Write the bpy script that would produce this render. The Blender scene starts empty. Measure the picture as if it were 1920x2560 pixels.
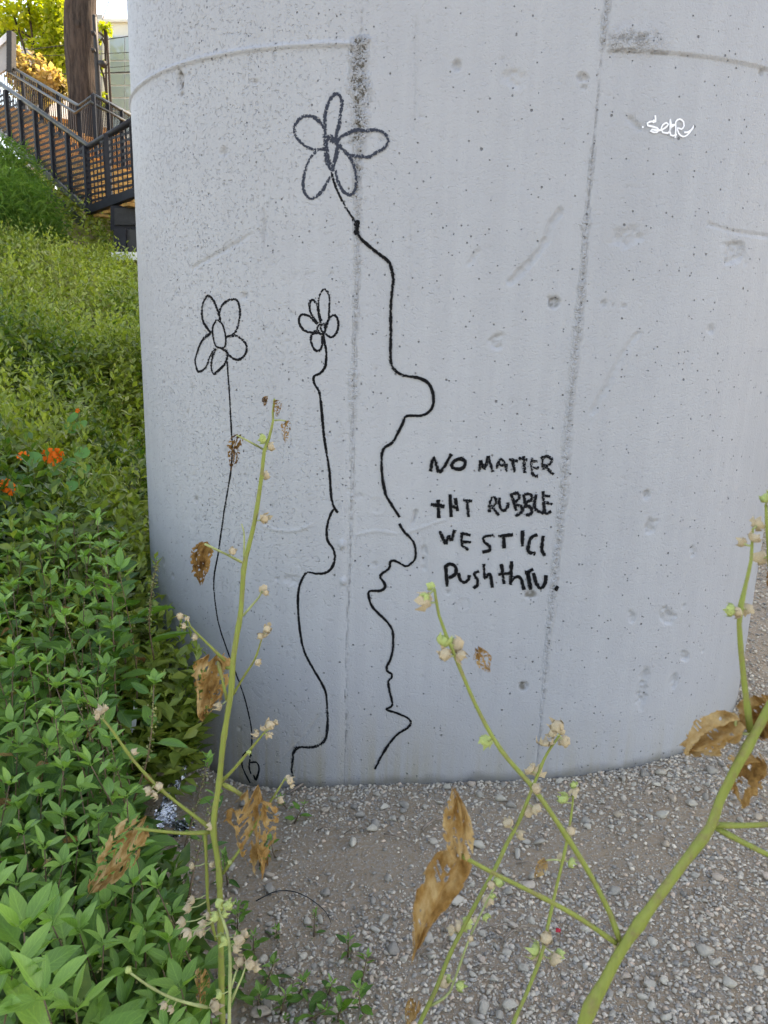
import bpy, bmesh, math, random
import numpy as np
from mathutils import Vector, Matrix, Euler

random.seed(7)
rng = np.random.default_rng(7)
SC = bpy.context.scene
COL = SC.collection

# ------------------------------------------------------------------ camera
CAM_H = 1.62
FPX, PITCH, ROLL = 1868.1, 0.2390, 0.0329        # focal length in pixels of a 1920 x 2560 frame
FW = np.array([0, math.cos(PITCH), -math.sin(PITCH)])
_rt = np.array([1.0, 0, 0]); _up = np.array([0, math.sin(PITCH), math.cos(PITCH)])
RT = math.cos(ROLL) * _rt + math.sin(ROLL) * _up
UP = -math.sin(ROLL) * _rt + math.cos(ROLL) * _up
cam_d = bpy.data.cameras.new("camera"); cam = bpy.data.objects.new("camera", cam_d); COL.objects.link(cam)
m3 = Matrix(((RT[0], UP[0], -FW[0]), (RT[1], UP[1], -FW[1]), (RT[2], UP[2], -FW[2])))
cam.matrix_world = Matrix.Translation((0, 0, CAM_H)) @ m3.to_4x4()
cam_d.sensor_fit = 'VERTICAL'; cam_d.sensor_height = 36.0; cam_d.lens = FPX / 2560 * 36
cam_d.clip_start = 0.05; cam_d.clip_end = 600
cam_d.dof.use_dof = True; cam_d.dof.focus_distance = 2.45; cam_d.dof.aperture_fstop = 12.0
SC.camera = cam

# ------------------------------------------------------------------ sky, sun, exposure
SUN_EL, SUN_AZ = math.radians(46), math.radians(42)      # azimuth from +Y (behind the pier) towards +X
world = bpy.data.worlds.new("World"); SC.world = world; world.use_nodes = True
wn = world.node_tree.nodes; wl = world.node_tree.links
sky = wn.new("ShaderNodeTexSky"); sky.sky_type = 'NISHITA'; sky.sun_disc = False
sky.sun_elevation = SUN_EL; sky.sun_rotation = SUN_AZ
sky.air_density = 1.0; sky.dust_density = 0.7; sky.ozone_density = 1.0
wn["Background"].inputs[1].default_value = 0.15
wl.new(sky.outputs[0], wn["Background"].inputs[0])
sun_d = bpy.data.lights.new("sun", 'SUN'); sun_d.energy = 3.0; sun_d.angle = math.radians(0.5); sun_d.color = (1, 0.95, 0.86)
sun = bpy.data.objects.new("sun", sun_d); COL.objects.link(sun)
sdir = Vector((math.sin(SUN_AZ) * math.cos(SUN_EL), math.cos(SUN_AZ) * math.cos(SUN_EL), math.sin(SUN_EL)))
sun.rotation_euler = sdir.to_track_quat('Z', 'Y').to_euler()
vs = SC.view_settings
vs.view_transform = 'Standard'; vs.look = 'None'; vs.exposure = 2.25; vs.gamma = 1.0; vs.use_curve_mapping = False
vs.use_white_balance = True; vs.white_balance_temperature = 9300; vs.white_balance_tint = 16
SC.cycles.max_bounces = 6; SC.cycles.diffuse_bounces = 3; SC.cycles.adaptive_threshold = 0.02; SC.cycles.transparent_max_bounces = 16
SC.cycles.use_denoising = True


# ------------------------------------------------------------------ helpers
def ray(x, y):
    return FW + RT * ((x - 960) / FPX) - UP * ((y - 1280) / FPX)

def P(x, y, Y):
    """point of the place seen at photo pixel (x, y), Y metres in front of the camera"""
    r = ray(x, y); t = Y / r[1]
    return np.array([0, 0, CAM_H]) + r * t

def smooth(a, b, x):
    t = np.clip((x - a) / (b - a), 0, 1); return t * t * (3 - 2 * t)

_T = np.random.default_rng(11).random((256, 256))
def vnoise(x, y, seed=0):
    x = np.asarray(x, float) + seed * 17.31; y = np.asarray(y, float) + seed * 9.77
    xi = np.floor(x).astype(int); yi = np.floor(y).astype(int); fx = x - xi; fy = y - yi
    fx = fx * fx * (3 - 2 * fx); fy = fy * fy * (3 - 2 * fy)
    a = _T[xi & 255, yi & 255]; b = _T[(xi + 1) & 255, yi & 255]; c = _T[xi & 255, (yi + 1) & 255]; d = _T[(xi + 1) & 255, (yi + 1) & 255]
    return (a * (1 - fx) + b * fx) * (1 - fy) + (c * (1 - fx) + d * fx) * fy
def fbm(x, y, seed=0, oct=4):
    s = 0; a = 0.5
    for k in range(oct):
        s = s + a * vnoise(x * 2 ** k, y * 2 ** k, seed + k * 3); a *= 0.5
    return s

def mesh_data(name, V, F, mats=(), smooth_shade=False, uv=None, attrs=None, fmat=None):
    V = np.asarray(V, np.float32)
    me = bpy.data.meshes.new(name)
    if isinstance(F, np.ndarray):
        n, k = F.shape
        me.vertices.add(len(V)); me.vertices.foreach_set("co", V.ravel())
        me.loops.add(n * k); me.loops.foreach_set("vertex_index", F.astype(np.int32).ravel())
        me.polygons.add(n); me.polygons.foreach_set("loop_start", np.arange(0, n * k, k, dtype=np.int32))
        me.update(calc_edges=True)
    else:
        me.from_pydata([tuple(map(float, v)) for v in V], [], [tuple(map(int, f)) for f in F]); me.update()
    if smooth_shade:
        me.polygons.foreach_set("use_smooth", np.ones(len(me.polygons), bool))
    if uv is not None:
        l = me.uv_layers.new(name="UVMap")
        vi = np.zeros(len(me.loops), np.int32); me.loops.foreach_get("vertex_index", vi)
        l.data.foreach_set("uv", np.asarray(uv, np.float32)[vi].ravel())
    for k, v in (attrs or {}).items():
        v = np.asarray(v, np.float32)
        if v.ndim == 1:
            a = me.attributes.new(k, 'FLOAT', 'POINT'); a.data.foreach_set("value", v)
        else:
            a = me.attributes.new(k, 'FLOAT_COLOR', 'POINT')
            a.data.foreach_set("color", np.c_[v, np.ones(len(v))].astype(np.float32).ravel())
    for m in (mats if isinstance(mats, (list, tuple)) else [mats]):
        me.materials.append(m)
    if fmat is not None:
        me.polygons.foreach_set("material_index", np.asarray(fmat, np.int32))
    return me

def tag(o, label=None, cat=None, group=None, kind=None):
    if label: o["label"] = label
    if cat: o["category"] = cat
    if group: o["group"] = group
    if kind: o["kind"] = kind
    return o

def link(name, data, parent=None):
    o = bpy.data.objects.new(name, data); COL.objects.link(o)
    if parent is not None: o.parent = parent
    return o

def root_of(o):
    p = np.zeros(3)
    while o is not None:
        p = p + np.array(o.location); o = o.parent
    return p

def part(name, V, F, mat, parent=None, **kw):
    """mesh given in world coordinates, stored relative to its parent"""
    V = np.asarray(V, float)
    if parent is not None: V = V - root_of(parent)
    return link(name, mesh_data(name, V, F, mat, **kw), parent)

def thing(name, label, cat, loc, group=None, kind=None):
    o = link(name, None); o.location = tuple(map(float, loc)); o.empty_display_size = 0.1
    return tag(o, label, cat, group, kind)

BOXF = [(0, 1, 3, 2), (4, 6, 7, 5), (0, 4, 5, 1), (2, 3, 7, 6), (0, 2, 6, 4), (1, 5, 7, 3)]
def bar(a, b, w, h, up=(0, 0, 1)):
    """box along a->b, width w sideways, height h"""
    a = np.asarray(a, float); b = np.asarray(b, float); d = b - a; d = d / np.linalg.norm(d)
    s = np.cross(d, up); s = s / np.linalg.norm(s); u = np.cross(s, d)
    V = [q + s * w / 2 * i + u * h / 2 * j for q in (a, b) for i in (-1, 1) for j in (-1, 1)]
    return np.array(V), BOXF

def spline(pts, step):
    pts = np.asarray(pts, float)
    if len(pts) < 3:
        n = max(2, int(np.linalg.norm(pts[1] - pts[0]) / step) + 1)
        return pts[0] + (pts[1] - pts[0]) * np.linspace(0, 1, n)[:, None]
    q = np.vstack([2 * pts[0] - pts[1], pts, 2 * pts[-1] - pts[-2]]); out = []
    for i in range(1, len(q) - 2):
        p0, p1, p2, p3 = q[i - 1:i + 3]; n = max(1, int(np.linalg.norm(p2 - p1) / step))
        for t in np.arange(n) / n:
            out.append(0.5 * (2 * p1 + (p2 - p0) * t + (2 * p0 - 5 * p1 + 4 * p2 - p3) * t * t + (3 * p1 - p0 - 3 * p2 + p3) * t ** 3))
    out.append(pts[-1]); return np.array(out)

def tube(pts, rad, sides=8, rib=0.0, cap=True):
    pts = np.asarray(pts, float); n = len(pts); rad = np.broadcast_to(rad, (n,)).astype(float)
    tg = np.gradient(pts, axis=0); tg /= np.linalg.norm(tg, axis=1)[:, None] + 1e-12
    ref = np.array([0.3, 1, 0.2]) if abs(tg[0] @ np.array([0.28, 0.94, 0.19])) < 0.9 else np.array([1.0, 0, 0])
    V = []; s = np.cross(tg[0], ref); s /= np.linalg.norm(s)
    for i in range(n):
        s = s - tg[i] * (s @ tg[i]); s /= np.linalg.norm(s); u = np.cross(tg[i], s)
        for k in range(sides):
            a = 2 * math.pi * k / sides; r = rad[i] * (1 + (rib if k % 2 else -rib))
            V.append(pts[i] + (s * math.cos(a) + u * math.sin(a)) * r)
    F = [(i * sides + k, i * sides + (k + 1) % sides, (i + 1) * sides + (k + 1) % sides, (i + 1) * sides + k) for i in range(n - 1) for k in range(sides)]
    if cap:
        F.append(tuple(range(sides))[::-1]); F.append(tuple((n - 1) * sides + k for k in range(sides)))
    return np.array(V), F

def join(parts):
    V = []; F = []; o = 0
    for v, f in parts:
        V.append(np.asarray(v)); F += [tuple(i + o for i in q) for q in f]; o += len(v)
    return np.vstack(V), F


# ------------------------------------------------------------------ materials
def new_mat(name):
    m = bpy.data.materials.new(name); m.use_nodes = True
    nt = m.node_tree; return m, nt, nt.nodes["Principled BSDF"], nt.nodes["Material Output"]

def N(nt, typ, **kw):
    n = nt.nodes.new(typ)
    for k, v in kw.items():
        if isinstance(k, str) and hasattr(n, k): setattr(n, k, v)
    return n

def noise(nt, scale, detail=4, rough=0.6, vec=None, dims='3D'):
    n = nt.nodes.new("ShaderNodeTexNoise"); n.inputs["Scale"].default_value = scale; n.inputs["Detail"].default_value = detail
    n.inputs["Roughness"].default_value = rough
    if vec is not None: nt.links.new(vec, n.inputs["Vector"])
    return n.outputs["Fac"]

def ramp(nt, fac, stops):
    n = nt.nodes.new("ShaderNodeValToRGB"); e = n.color_ramp.elements
    while len(e) < len(stops): e.new(0.5)
    for q, (p, c) in zip(e, stops):
        q.position = p; q.color = tuple(c) + (1,) if not np.isscalar(c) else (c, c, c, 1)
    nt.links.new(fac, n.inputs[0]); return n.outputs[0]

def math_(nt, op, a, b=0.0, c=None, clamp=False):
    n = nt.nodes.new("ShaderNodeMath"); n.operation = op; n.use_clamp = clamp
    for i, v in enumerate((a, b, c)):
        if v is None: continue
        if isinstance(v, (int, float)): n.inputs[i].default_value = v
        else: nt.links.new(v, n.inputs[i])
    return n.outputs[0]

def mix(nt, fac, a, b, blend='MIX'):
    n = nt.nodes.new("ShaderNodeMix"); n.data_type = 'RGBA'; n.blend_type = blend
    for i, v in ((0, fac), (6, a), (7, b)):
        if isinstance(v, (int, float)): n.inputs[i].default_value = v
        elif isinstance(v, tuple): n.inputs[i].default_value = v + (1,) if len(v) == 3 else v
        else: nt.links.new(v, n.inputs[i])
    return n.outputs[2]

def bump(nt, bsdf, h, strength=0.4, dist=0.01, prev=None):
    n = nt.nodes.new("ShaderNodeBump"); n.inputs["Strength"].default_value = strength; n.inputs["Distance"].default_value = dist
    nt.links.new(h, n.inputs["Height"])
    if prev is not None: nt.links.new(prev, n.inputs["Normal"])
    if bsdf is not None: nt.links.new(n.outputs[0], bsdf.inputs["Normal"])
    return n.outputs[0]

def objco(nt): return nt.nodes.new("ShaderNodeTexCoord").outputs["Object"]
def attr(nt, name, out="Fac"):
    n = nt.nodes.new("ShaderNodeAttribute"); n.attribute_name = name; return n.outputs[out]

def simple(name, col, rough=0.7, metal=0.0, var=0.15, scale=20, bmp=0.2, bdist=0.004, spec=0.4):
    m, nt, b, o = new_mat(name); co = objco(nt); f = noise(nt, scale, 5, 0.6, co)
    lo = tuple(c * (1 - var * 2) for c in col); hi = tuple(min(1, c * (1 + var * 2)) for c in col)
    nt.links.new(ramp(nt, f, [(0.3, lo), (0.7, hi)]), b.inputs["Base Color"])
    b.inputs["Roughness"].default_value = rough; b.inputs["Metallic"].default_value = metal
    b.inputs["Specular IOR Level"].default_value = spec
    if bmp: bump(nt, b, noise(nt, scale * 4, 5, 0.6, co), bmp, bdist)
    return m

def leaf_mat(name, c1, c2, transl=0.35, rough=0.5, tint_attr=None, vein=True, tcol=None):
    m, nt, b, o = new_mat(name)
    if tint_attr: f = attr(nt, tint_attr)
    else: f = nt.nodes.new("ShaderNodeObjectInfo").outputs["Random"]
    n1 = noise(nt, 40, 3, 0.6, objco(nt))
    f2 = math_(nt, 'ADD', math_(nt, 'MULTIPLY', f, 0.8), math_(nt, 'MULTIPLY', math_(nt, 'SUBTRACT', n1, 0.4), 0.5), clamp=True)
    col = ramp(nt, f2, [(0.0, c1), (0.88, c2), (1.0, (c2[0] * 1.7, c2[1] * 1.25, c2[2]))])
    if vein:
        uv = nt.nodes.new("ShaderNodeUVMap").outputs[0]; sp = nt.nodes.new("ShaderNodeSeparateXYZ"); nt.links.new(uv, sp.inputs[0])
        av = math_(nt, 'ABSOLUTE', sp.outputs[1])
        w = math_(nt, 'SINE', math_(nt, 'MULTIPLY', math_(nt, 'SUBTRACT', sp.outputs[0], math_(nt, 'MULTIPLY', av, 0.28)), 52))
        mid = math_(nt, 'LESS_THAN', av, 0.07)
        v = math_(nt, 'MAXIMUM', math_(nt, 'MULTIPLY', math_(nt, 'GREATER_THAN', w, 0.86), 0.6), mid)
        col = mix(nt, math_(nt, 'MULTIPLY', v, 0.2), col, tuple(min(1, x * 2.0) for x in c2))
        bump(nt, b, math_(nt, 'SUBTRACT', 1.0, v), 0.5, 0.002)
    nt.links.new(col, b.inputs["Base Color"]); b.inputs["Roughness"].default_value = rough
    b.inputs["Specular IOR Level"].default_value = 0.4
    tr = nt.nodes.new("ShaderNodeBsdfTranslucent"); nt.links.new(mix(nt, 1.0, col, tcol or (1.0, 1.0, 0.45), 'MULTIPLY'), tr.inputs[0])
    g = mix(nt, 1.0, col, (1.6, 1.8, 0.8), 'MULTIPLY')
    nt.links.new(g, tr.inputs[0])
    mx = nt.nodes.new("ShaderNodeMixShader"); mx.inputs[0].default_value = transl
    nt.links.new(b.outputs[0], mx.inputs[1]); nt.links.new(tr.outputs[0], mx.inputs[2]); nt.links.new(mx.outputs[0], o.inputs[0])
    return m

M = {}
# painted concrete of the pier: paint colour, bug holes, base stains, dirt and painted-in shade in holes and voids
m, nt, b, o = new_mat("painted_concrete"); co = objco(nt)
big = noise(nt, 1.3, 2, 0.6, co); mid = noise(nt, 9, 2, 0.6, co)
base = mix(nt, math_(nt, 'MULTIPLY', mid, 0.35), mix(nt, big, (0.285, 0.295, 0.325), (0.360, 0.367, 0.392)), (0.39, 0.396, 0.415))
mp = nt.nodes.new("ShaderNodeMapping"); mp.inputs["Scale"].default_value = (22, 22, 0.7); nt.links.new(co, mp.inputs[0])
streak = noise(nt, 1.0, 2, 0.65, mp.outputs[0])
base = mix(nt, math_(nt, 'MULTIPLY', ramp(nt, streak, [(0.42, 0.0), (0.72, 1.0)]), 0.15), base, (0.46, 0.47, 0.50))
sp = nt.nodes.new("ShaderNodeSeparateXYZ"); nt.links.new(co, sp.inputs[0])
low = math_(nt, 'MULTIPLY', ramp(nt, math_(nt, 'DIVIDE', math_(nt, 'SUBTRACT', sp.outputs[2], -0.1), 0.42, clamp=True), [(0.0, 1.0), (0.55, 0.35), (1.0, 0.0)]),
           ramp(nt, streak, [(0.40, 0.1), (0.66, 1.0)]))
base = mix(nt, math_(nt, 'MULTIPLY', low, 0.85), base, (0.28, 0.25, 0.17))
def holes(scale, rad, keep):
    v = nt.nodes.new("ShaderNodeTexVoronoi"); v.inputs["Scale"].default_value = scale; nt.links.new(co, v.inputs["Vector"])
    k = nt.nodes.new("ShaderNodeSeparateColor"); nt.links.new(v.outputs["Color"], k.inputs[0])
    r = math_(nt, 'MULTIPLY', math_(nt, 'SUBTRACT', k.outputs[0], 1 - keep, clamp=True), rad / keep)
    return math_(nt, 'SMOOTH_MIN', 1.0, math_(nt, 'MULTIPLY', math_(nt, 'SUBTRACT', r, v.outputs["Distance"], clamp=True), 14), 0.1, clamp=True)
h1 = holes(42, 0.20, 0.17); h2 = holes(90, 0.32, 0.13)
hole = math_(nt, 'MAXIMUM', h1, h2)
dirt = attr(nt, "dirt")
base = mix(nt, math_(nt, 'MULTIPLY', hole, 0.75), base, (0.10, 0.10, 0.105))  # bug holes: the shade inside them painted into the colour, with dirt
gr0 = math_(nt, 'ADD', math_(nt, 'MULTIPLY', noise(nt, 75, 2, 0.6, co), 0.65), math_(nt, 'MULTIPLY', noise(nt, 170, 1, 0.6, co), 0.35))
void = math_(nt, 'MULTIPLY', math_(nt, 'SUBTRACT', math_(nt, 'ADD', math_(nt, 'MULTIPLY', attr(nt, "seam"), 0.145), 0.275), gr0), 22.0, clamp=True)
base = mix(nt, math_(nt, 'MAXIMUM', dirt, math_(nt, 'MULTIPLY', void, 0.95)), base, (0.11, 0.10, 0.085))  # dirt mask, plus the shade of seam voids put into the colour
nt.links.new(base, b.inputs["Base Color"]); b.inputs["Roughness"].default_value = 0.52; b.inputs["Specular IOR Level"].default_value = 0.35
peel = noise(nt, 150, 2, 0.6, co); peel2 = ramp(nt, noise(nt, 100, 2, 0.55, co), [(0.28, 0.0), (0.42, 1.0)])
grain = math_(nt, 'ADD', math_(nt, 'MULTIPLY', noise(nt, 75, 2, 0.6, co), 0.65), math_(nt, 'MULTIPLY', noise(nt, 170, 1, 0.6, co), 0.35)); seam_a = attr(nt, "seam")
hh = math_(nt, 'ADD', math_(nt, 'MULTIPLY', peel, 0.30), math_(nt, 'MULTIPLY', math_(nt, 'MULTIPLY', peel2, attr(nt, "rough")), 0.5))
bump(nt, b, math_(nt, 'ADD', math_(nt, 'SUBTRACT', hh, hole), math_(nt, 'MULTIPLY', math_(nt, 'MULTIPLY', grain, seam_a), 2.6)), 1.0, 0.006)
M["concrete"] = m

def ink(name, col, dens, scale=190):
    m, nt, b, o = new_mat(name); co = objco(nt)
    uv = nt.nodes.new("ShaderNodeUVMap").outputs[0]; sp = nt.nodes.new("ShaderNodeSeparateXYZ"); nt.links.new(uv, sp.inputs[0])
    av = math_(nt, 'POWER', math_(nt, 'ABSOLUTE', sp.outputs[1]), 2.2)
    f = noise(nt, scale, 3, 0.62, co); g = noise(nt, 14, 2, 0.5, co)
    s = math_(nt, 'ADD', f, math_(nt, 'MULTIPLY', math_(nt, 'SUBTRACT', g, 0.5), 0.4))
    a = math_(nt, 'GREATER_THAN', math_(nt, 'SUBTRACT', math_(nt, 'ADD', s, dens), math_(nt, 'MULTIPLY', av, 0.30)), 0.5)
    b.inputs["Base Color"].default_value = col + (1,); b.inputs["Roughness"].default_value = 0.8; b.inputs["Specular IOR Level"].default_value = 0.08
    t = nt.nodes.new("ShaderNodeBsdfTransparent"); mx = nt.nodes.new("ShaderNodeMixShader")
    nt.links.new(a, mx.inputs[0]); nt.links.new(t.outputs[0], mx.inputs[1]); nt.links.new(b.outputs[0], mx.inputs[2]); nt.links.new(mx.outputs[0], o.inputs[0])
    return m
M["ink"] = ink("black_marker_ink", (0.008, 0.008, 0.009), 0.215)
M["ink_dry"] = ink("dry_black_marker_ink", (0.010, 0.010, 0.012), 0.15)
M["ink_grey"] = ink("faded_marker_ink", (0.040, 0.046, 0.064), 0.13)
M["ink_white"] = ink("white_marker_ink", (0.85, 0.85, 0.9), 0.4)

# ground
m, nt, b, o = new_mat("dirt"); co = objco(nt)
f = noise(nt, 5, 6, 0.65, co); g = noise(nt, 90, 5, 0.7, co)
c = mix(nt, f, (0.26, 0.18, 0.11), (0.42, 0.308, 0.198))
c = mix(nt, ramp(nt, g, [(0.45, 0.0), (0.68, 1.0)]), c, (0.38, 0.34, 0.29))
nt.links.new(c, b.inputs["Base Color"]); b.inputs["Roughness"].default_value = 0.95
n1 = bump(nt, None, noise(nt, 30, 6, 0.7, co), 0.7, 0.02); bump(nt, b, g, 0.9, 0.008, n1)
M["dirt"] = m
m, nt, b, o = new_mat("stone"); co = objco(nt)
f = nt.nodes.new("ShaderNodeObjectInfo").outputs["Random"]
c = ramp(nt, f, [(0.0, (0.19, 0.17, 0.145)), (0.15, (0.32, 0.285, 0.235)), (0.45, (0.45, 0.395, 0.315)), (0.75, (0.56, 0.50, 0.40)), (0.88, (0.50, 0.38, 0.29)), (1.0, (0.44, 0.34, 0.235))])
c = mix(nt, math_(nt, 'MULTIPLY', noise(nt, 2.2, 5, 0.7, co), 0.6), c, (0.38, 0.335, 0.275))
nt.links.new(c, b.inputs["Base Color"]); b.inputs["Roughness"].default_value = 0.9; bump(nt, b, noise(nt, 6, 5, 0.7, co), 0.4, 0.05)
M["stone"] = m
m, nt, b, o = new_mat("gravel"); co = objco(nt)
c = mix(nt, math_(nt, 'MULTIPLY', noise(nt, 120, 4, 0.7, co), 0.45), attr(nt, "tint", "Color"), (0.26, 0.25, 0.24))
nt.links.new(c, b.inputs["Base Color"]); b.inputs["Roughness"].default_value = 0.92; bump(nt, b, noise(nt, 260, 3, 0.6, co), 0.3, 0.002)
M["gravel"] = m

M["pell_leaf"] = leaf_mat("pellitory_leaf", (0.028, 0.095, 0.014), (0.120, 0.245, 0.036), 0.26, 0.40)
M["tip_leaf"] = leaf_mat("young_leaf", (0.110, 0.235, 0.045), (0.220, 0.370, 0.085), 0.30, 0.36)
M["mass_leaf"] = leaf_mat("bank_leaf", (0.030, 0.090, 0.014), (0.300, 0.345, 0.065), 0.30, 0.42, "tint", vein=False)
M["stem_red"] = simple("pellitory_stem", (0.13, 0.085, 0.05), 0.6, var=0.25, scale=12, bmp=0)
M["seed_green"] = simple("seed_cluster", (0.19, 0.19, 0.07), 0.8, var=0.35, scale=40, bmp=0)
m, nt, b, o = new_mat("mallow_stem"); co = objco(nt)
mp = nt.nodes.new("ShaderNodeMapping"); mp.inputs["Scale"].default_value = (230, 230, 5); nt.links.new(co, mp.inputs[0]); rib = noise(nt, 1.0, 2, 0.5, mp.outputs[0])
c = mix(nt, math_(nt, 'ADD', math_(nt, 'MULTIPLY', noise(nt, 9, 4, 0.6, co), 0.5), math_(nt, 'MULTIPLY', rib, 0.55)), (0.12, 0.155, 0.028), (0.29, 0.315, 0.08))
c = mix(nt, math_(nt, 'MULTIPLY', ramp(nt, noise(nt, 55, 4, 0.7, co), [(0.50, 0.0), (0.66, 1.0)]), 0.65), c, (0.20, 0.15, 0.07))
nt.links.new(c, b.inputs["Base Color"]); b.inputs["Roughness"].default_value = 0.55
b.inputs["Specular IOR Level"].default_value = 0.15; bump(nt, b, rib, 0.6, 0.002)
M["mallow"] = m
M["mallow_pale"] = simple("mallow_pale_stalk", (0.30, 0.33, 0.13), 0.6, var=0.18, scale=20, bmp=0.1)
m, nt, b, o = new_mat("dried_leaf"); co = objco(nt)
f = noise(nt, 34, 6, 0.72, co)
rnd = nt.nodes.new("ShaderNodeObjectInfo").outputs["Random"]
c = ramp(nt, math_(nt, 'ADD', f, math_(nt, 'MULTIPLY', math_(nt, 'SUBTRACT', rnd, 0.5), 0.2)), [(0.30, (0.10, 0.045, 0.014)), (0.5, (0.37, 0.205, 0.068)), (0.70, (0.56, 0.39, 0.19))])
nt.links.new(c, b.inputs["Base Color"]); b.inputs["Roughness"].default_value = 0.8; b.inputs["Specular IOR Level"].default_value = 0.15
bump(nt, b, noise(nt, 130, 5, 0.7, co), 0.8, 0.004)
tr = nt.nodes.new("ShaderNodeBsdfTranslucent"); nt.links.new(c, tr.inputs[0]); mx = nt.nodes.new("ShaderNodeMixShader"); mx.inputs[0].default_value = 0.3
nt.links.new(b.outputs[0], mx.inputs[1]); nt.links.new(tr.outputs[0], mx.inputs[2]); nt.links.new(mx.outputs[0], o.inputs[0])
M["dried"] = m
M["pod_dry"] = simple("dry_seed_pod", (0.46, 0.36, 0.23), 0.85, var=0.22, scale=120, bmp=0.4, bdist=0.002)
M["pod_green"] = simple("green_seed_pod", (0.36, 0.42, 0.14), 0.75, var=0.2, scale=120, bmp=0.4, bdist=0.002)
M["twig"] = simple("twig_bark", (0.22, 0.17, 0.13), 0.9, var=0.25, scale=30, bmp=0.4)
M["black"] = simple("black_rubber", (0.018, 0.018, 0.02), 0.6, var=0.2, scale=20, bmp=0.1)
m, nt, b, o = new_mat("foil"); co = objco(nt)
b.inputs["Base Color"].default_value = (0.50, 0.51, 0.53, 1); b.inputs["Metallic"].default_value = 1.0; b.inputs["Roughness"].default_value = 0.22
bump(nt, b, noise(nt, 45, 4, 0.6, co), 0.6, 0.01); M["foil"] = m
M["plastic_white"] = simple("pale_plastic", (0.62, 0.64, 0.68), 0.4, var=0.06, scale=10, bmp=0.1)
M["steel_dark"] = simple("dark_painted_steel", (0.016, 0.017, 0.023), 0.6, 0.0, var=0.15, scale=6, bmp=0, spec=0.2)
M["steel_rail"] = simple("weathered_rail_steel", (0.09, 0.095, 0.09), 0.4, 0.6, var=0.15, scale=8, bmp=0)
M["steel_pale"] = simple("galvanised_steel", (0.50, 0.51, 0.53), 0.45, 0.3, var=0.1, scale=8, bmp=0)
M["plank"] = simple("orange_stair_timber", (0.55, 0.30, 0.09), 0.7, var=0.22, scale=5, bmp=0.1)
m, nt, b, o = new_mat("tree_bark"); co = objco(nt)
mp = nt.nodes.new("ShaderNodeMapping"); mp.inputs["Scale"].default_value = (11, 11, 1.6); nt.links.new(co, mp.inputs[0])
f = noise(nt, 1.6, 7, 0.7, mp.outputs[0])
nt.links.new(ramp(nt, f, [(0.36, (0.018, 0.012, 0.010)), (0.62, (0.085, 0.060, 0.050))]), b.inputs["Base Color"]); b.inputs["Roughness"].default_value = 0.95
bump(nt, b, f, 1.0, 0.08); M["bark"] = m
M["maple"] = leaf_mat("maple_leaf", (0.10, 0.17, 0.02), (0.36, 0.37, 0.04), 0.5, 0.5, "tint", vein=False)
M["amber"] = leaf_mat("amber_leaf", (0.07, 0.06, 0.025), (0.52, 0.36, 0.20), 0.45, 0.45, "tint", vein=False)
M["stucco"] = simple("white_stucco", (0.72, 0.71, 0.68), 0.9, var=0.03, scale=3, bmp=0.1)
M["grey_wall"] = simple("grey_render", (0.33, 0.34, 0.36), 0.9, var=0.05, scale=3, bmp=0.1)
m, nt, b, o = new_mat("window_glass"); b.inputs["Base Color"].default_value = (0.28, 0.36, 0.38, 1); b.inputs["Roughness"].default_value = 0.05; b.inputs["Specular IOR Level"].default_value = 1.0
M["glass"] = m
M["curtain"] = simple("curtain", (0.42, 0.50, 0.55), 0.9, var=0.1, scale=8, bmp=0)
M["fennel"] = leaf_mat("fennel_frond", (0.06, 0.16, 0.03), (0.16, 0.28, 0.06), 0.3, 0.6, "tint", vein=False)
M["straw"] = leaf_mat("dry_grass", (0.22, 0.22, 0.08), (0.46, 0.42, 0.22), 0.3, 0.7, "tint", vein=False)
M["petal"] = simple("nasturtium_petal", (0.92, 0.15, 0.014), 0.6, var=0.08, scale=40, bmp=0, spec=0.1)
M["nast_leaf"] = leaf_mat("nasturtium_leaf", (0.085, 0.24, 0.055), (0.13, 0.30, 0.075), 0.35, 0.5, vein=False)
M["red"] = simple("red_scrap", (0.5, 0.02, 0.04), 0.6, var=0.1, scale=20, bmp=0)
M["brick_chip"] = simple("terracotta_chip", (0.42, 0.24, 0.15), 0.9, var=0.15, scale=40, bmp=0.3)
M["shell"] = simple("snail_shell", (0.62, 0.58, 0.48), 0.6, var=0.15, scale=80, bmp=0.2)

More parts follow.
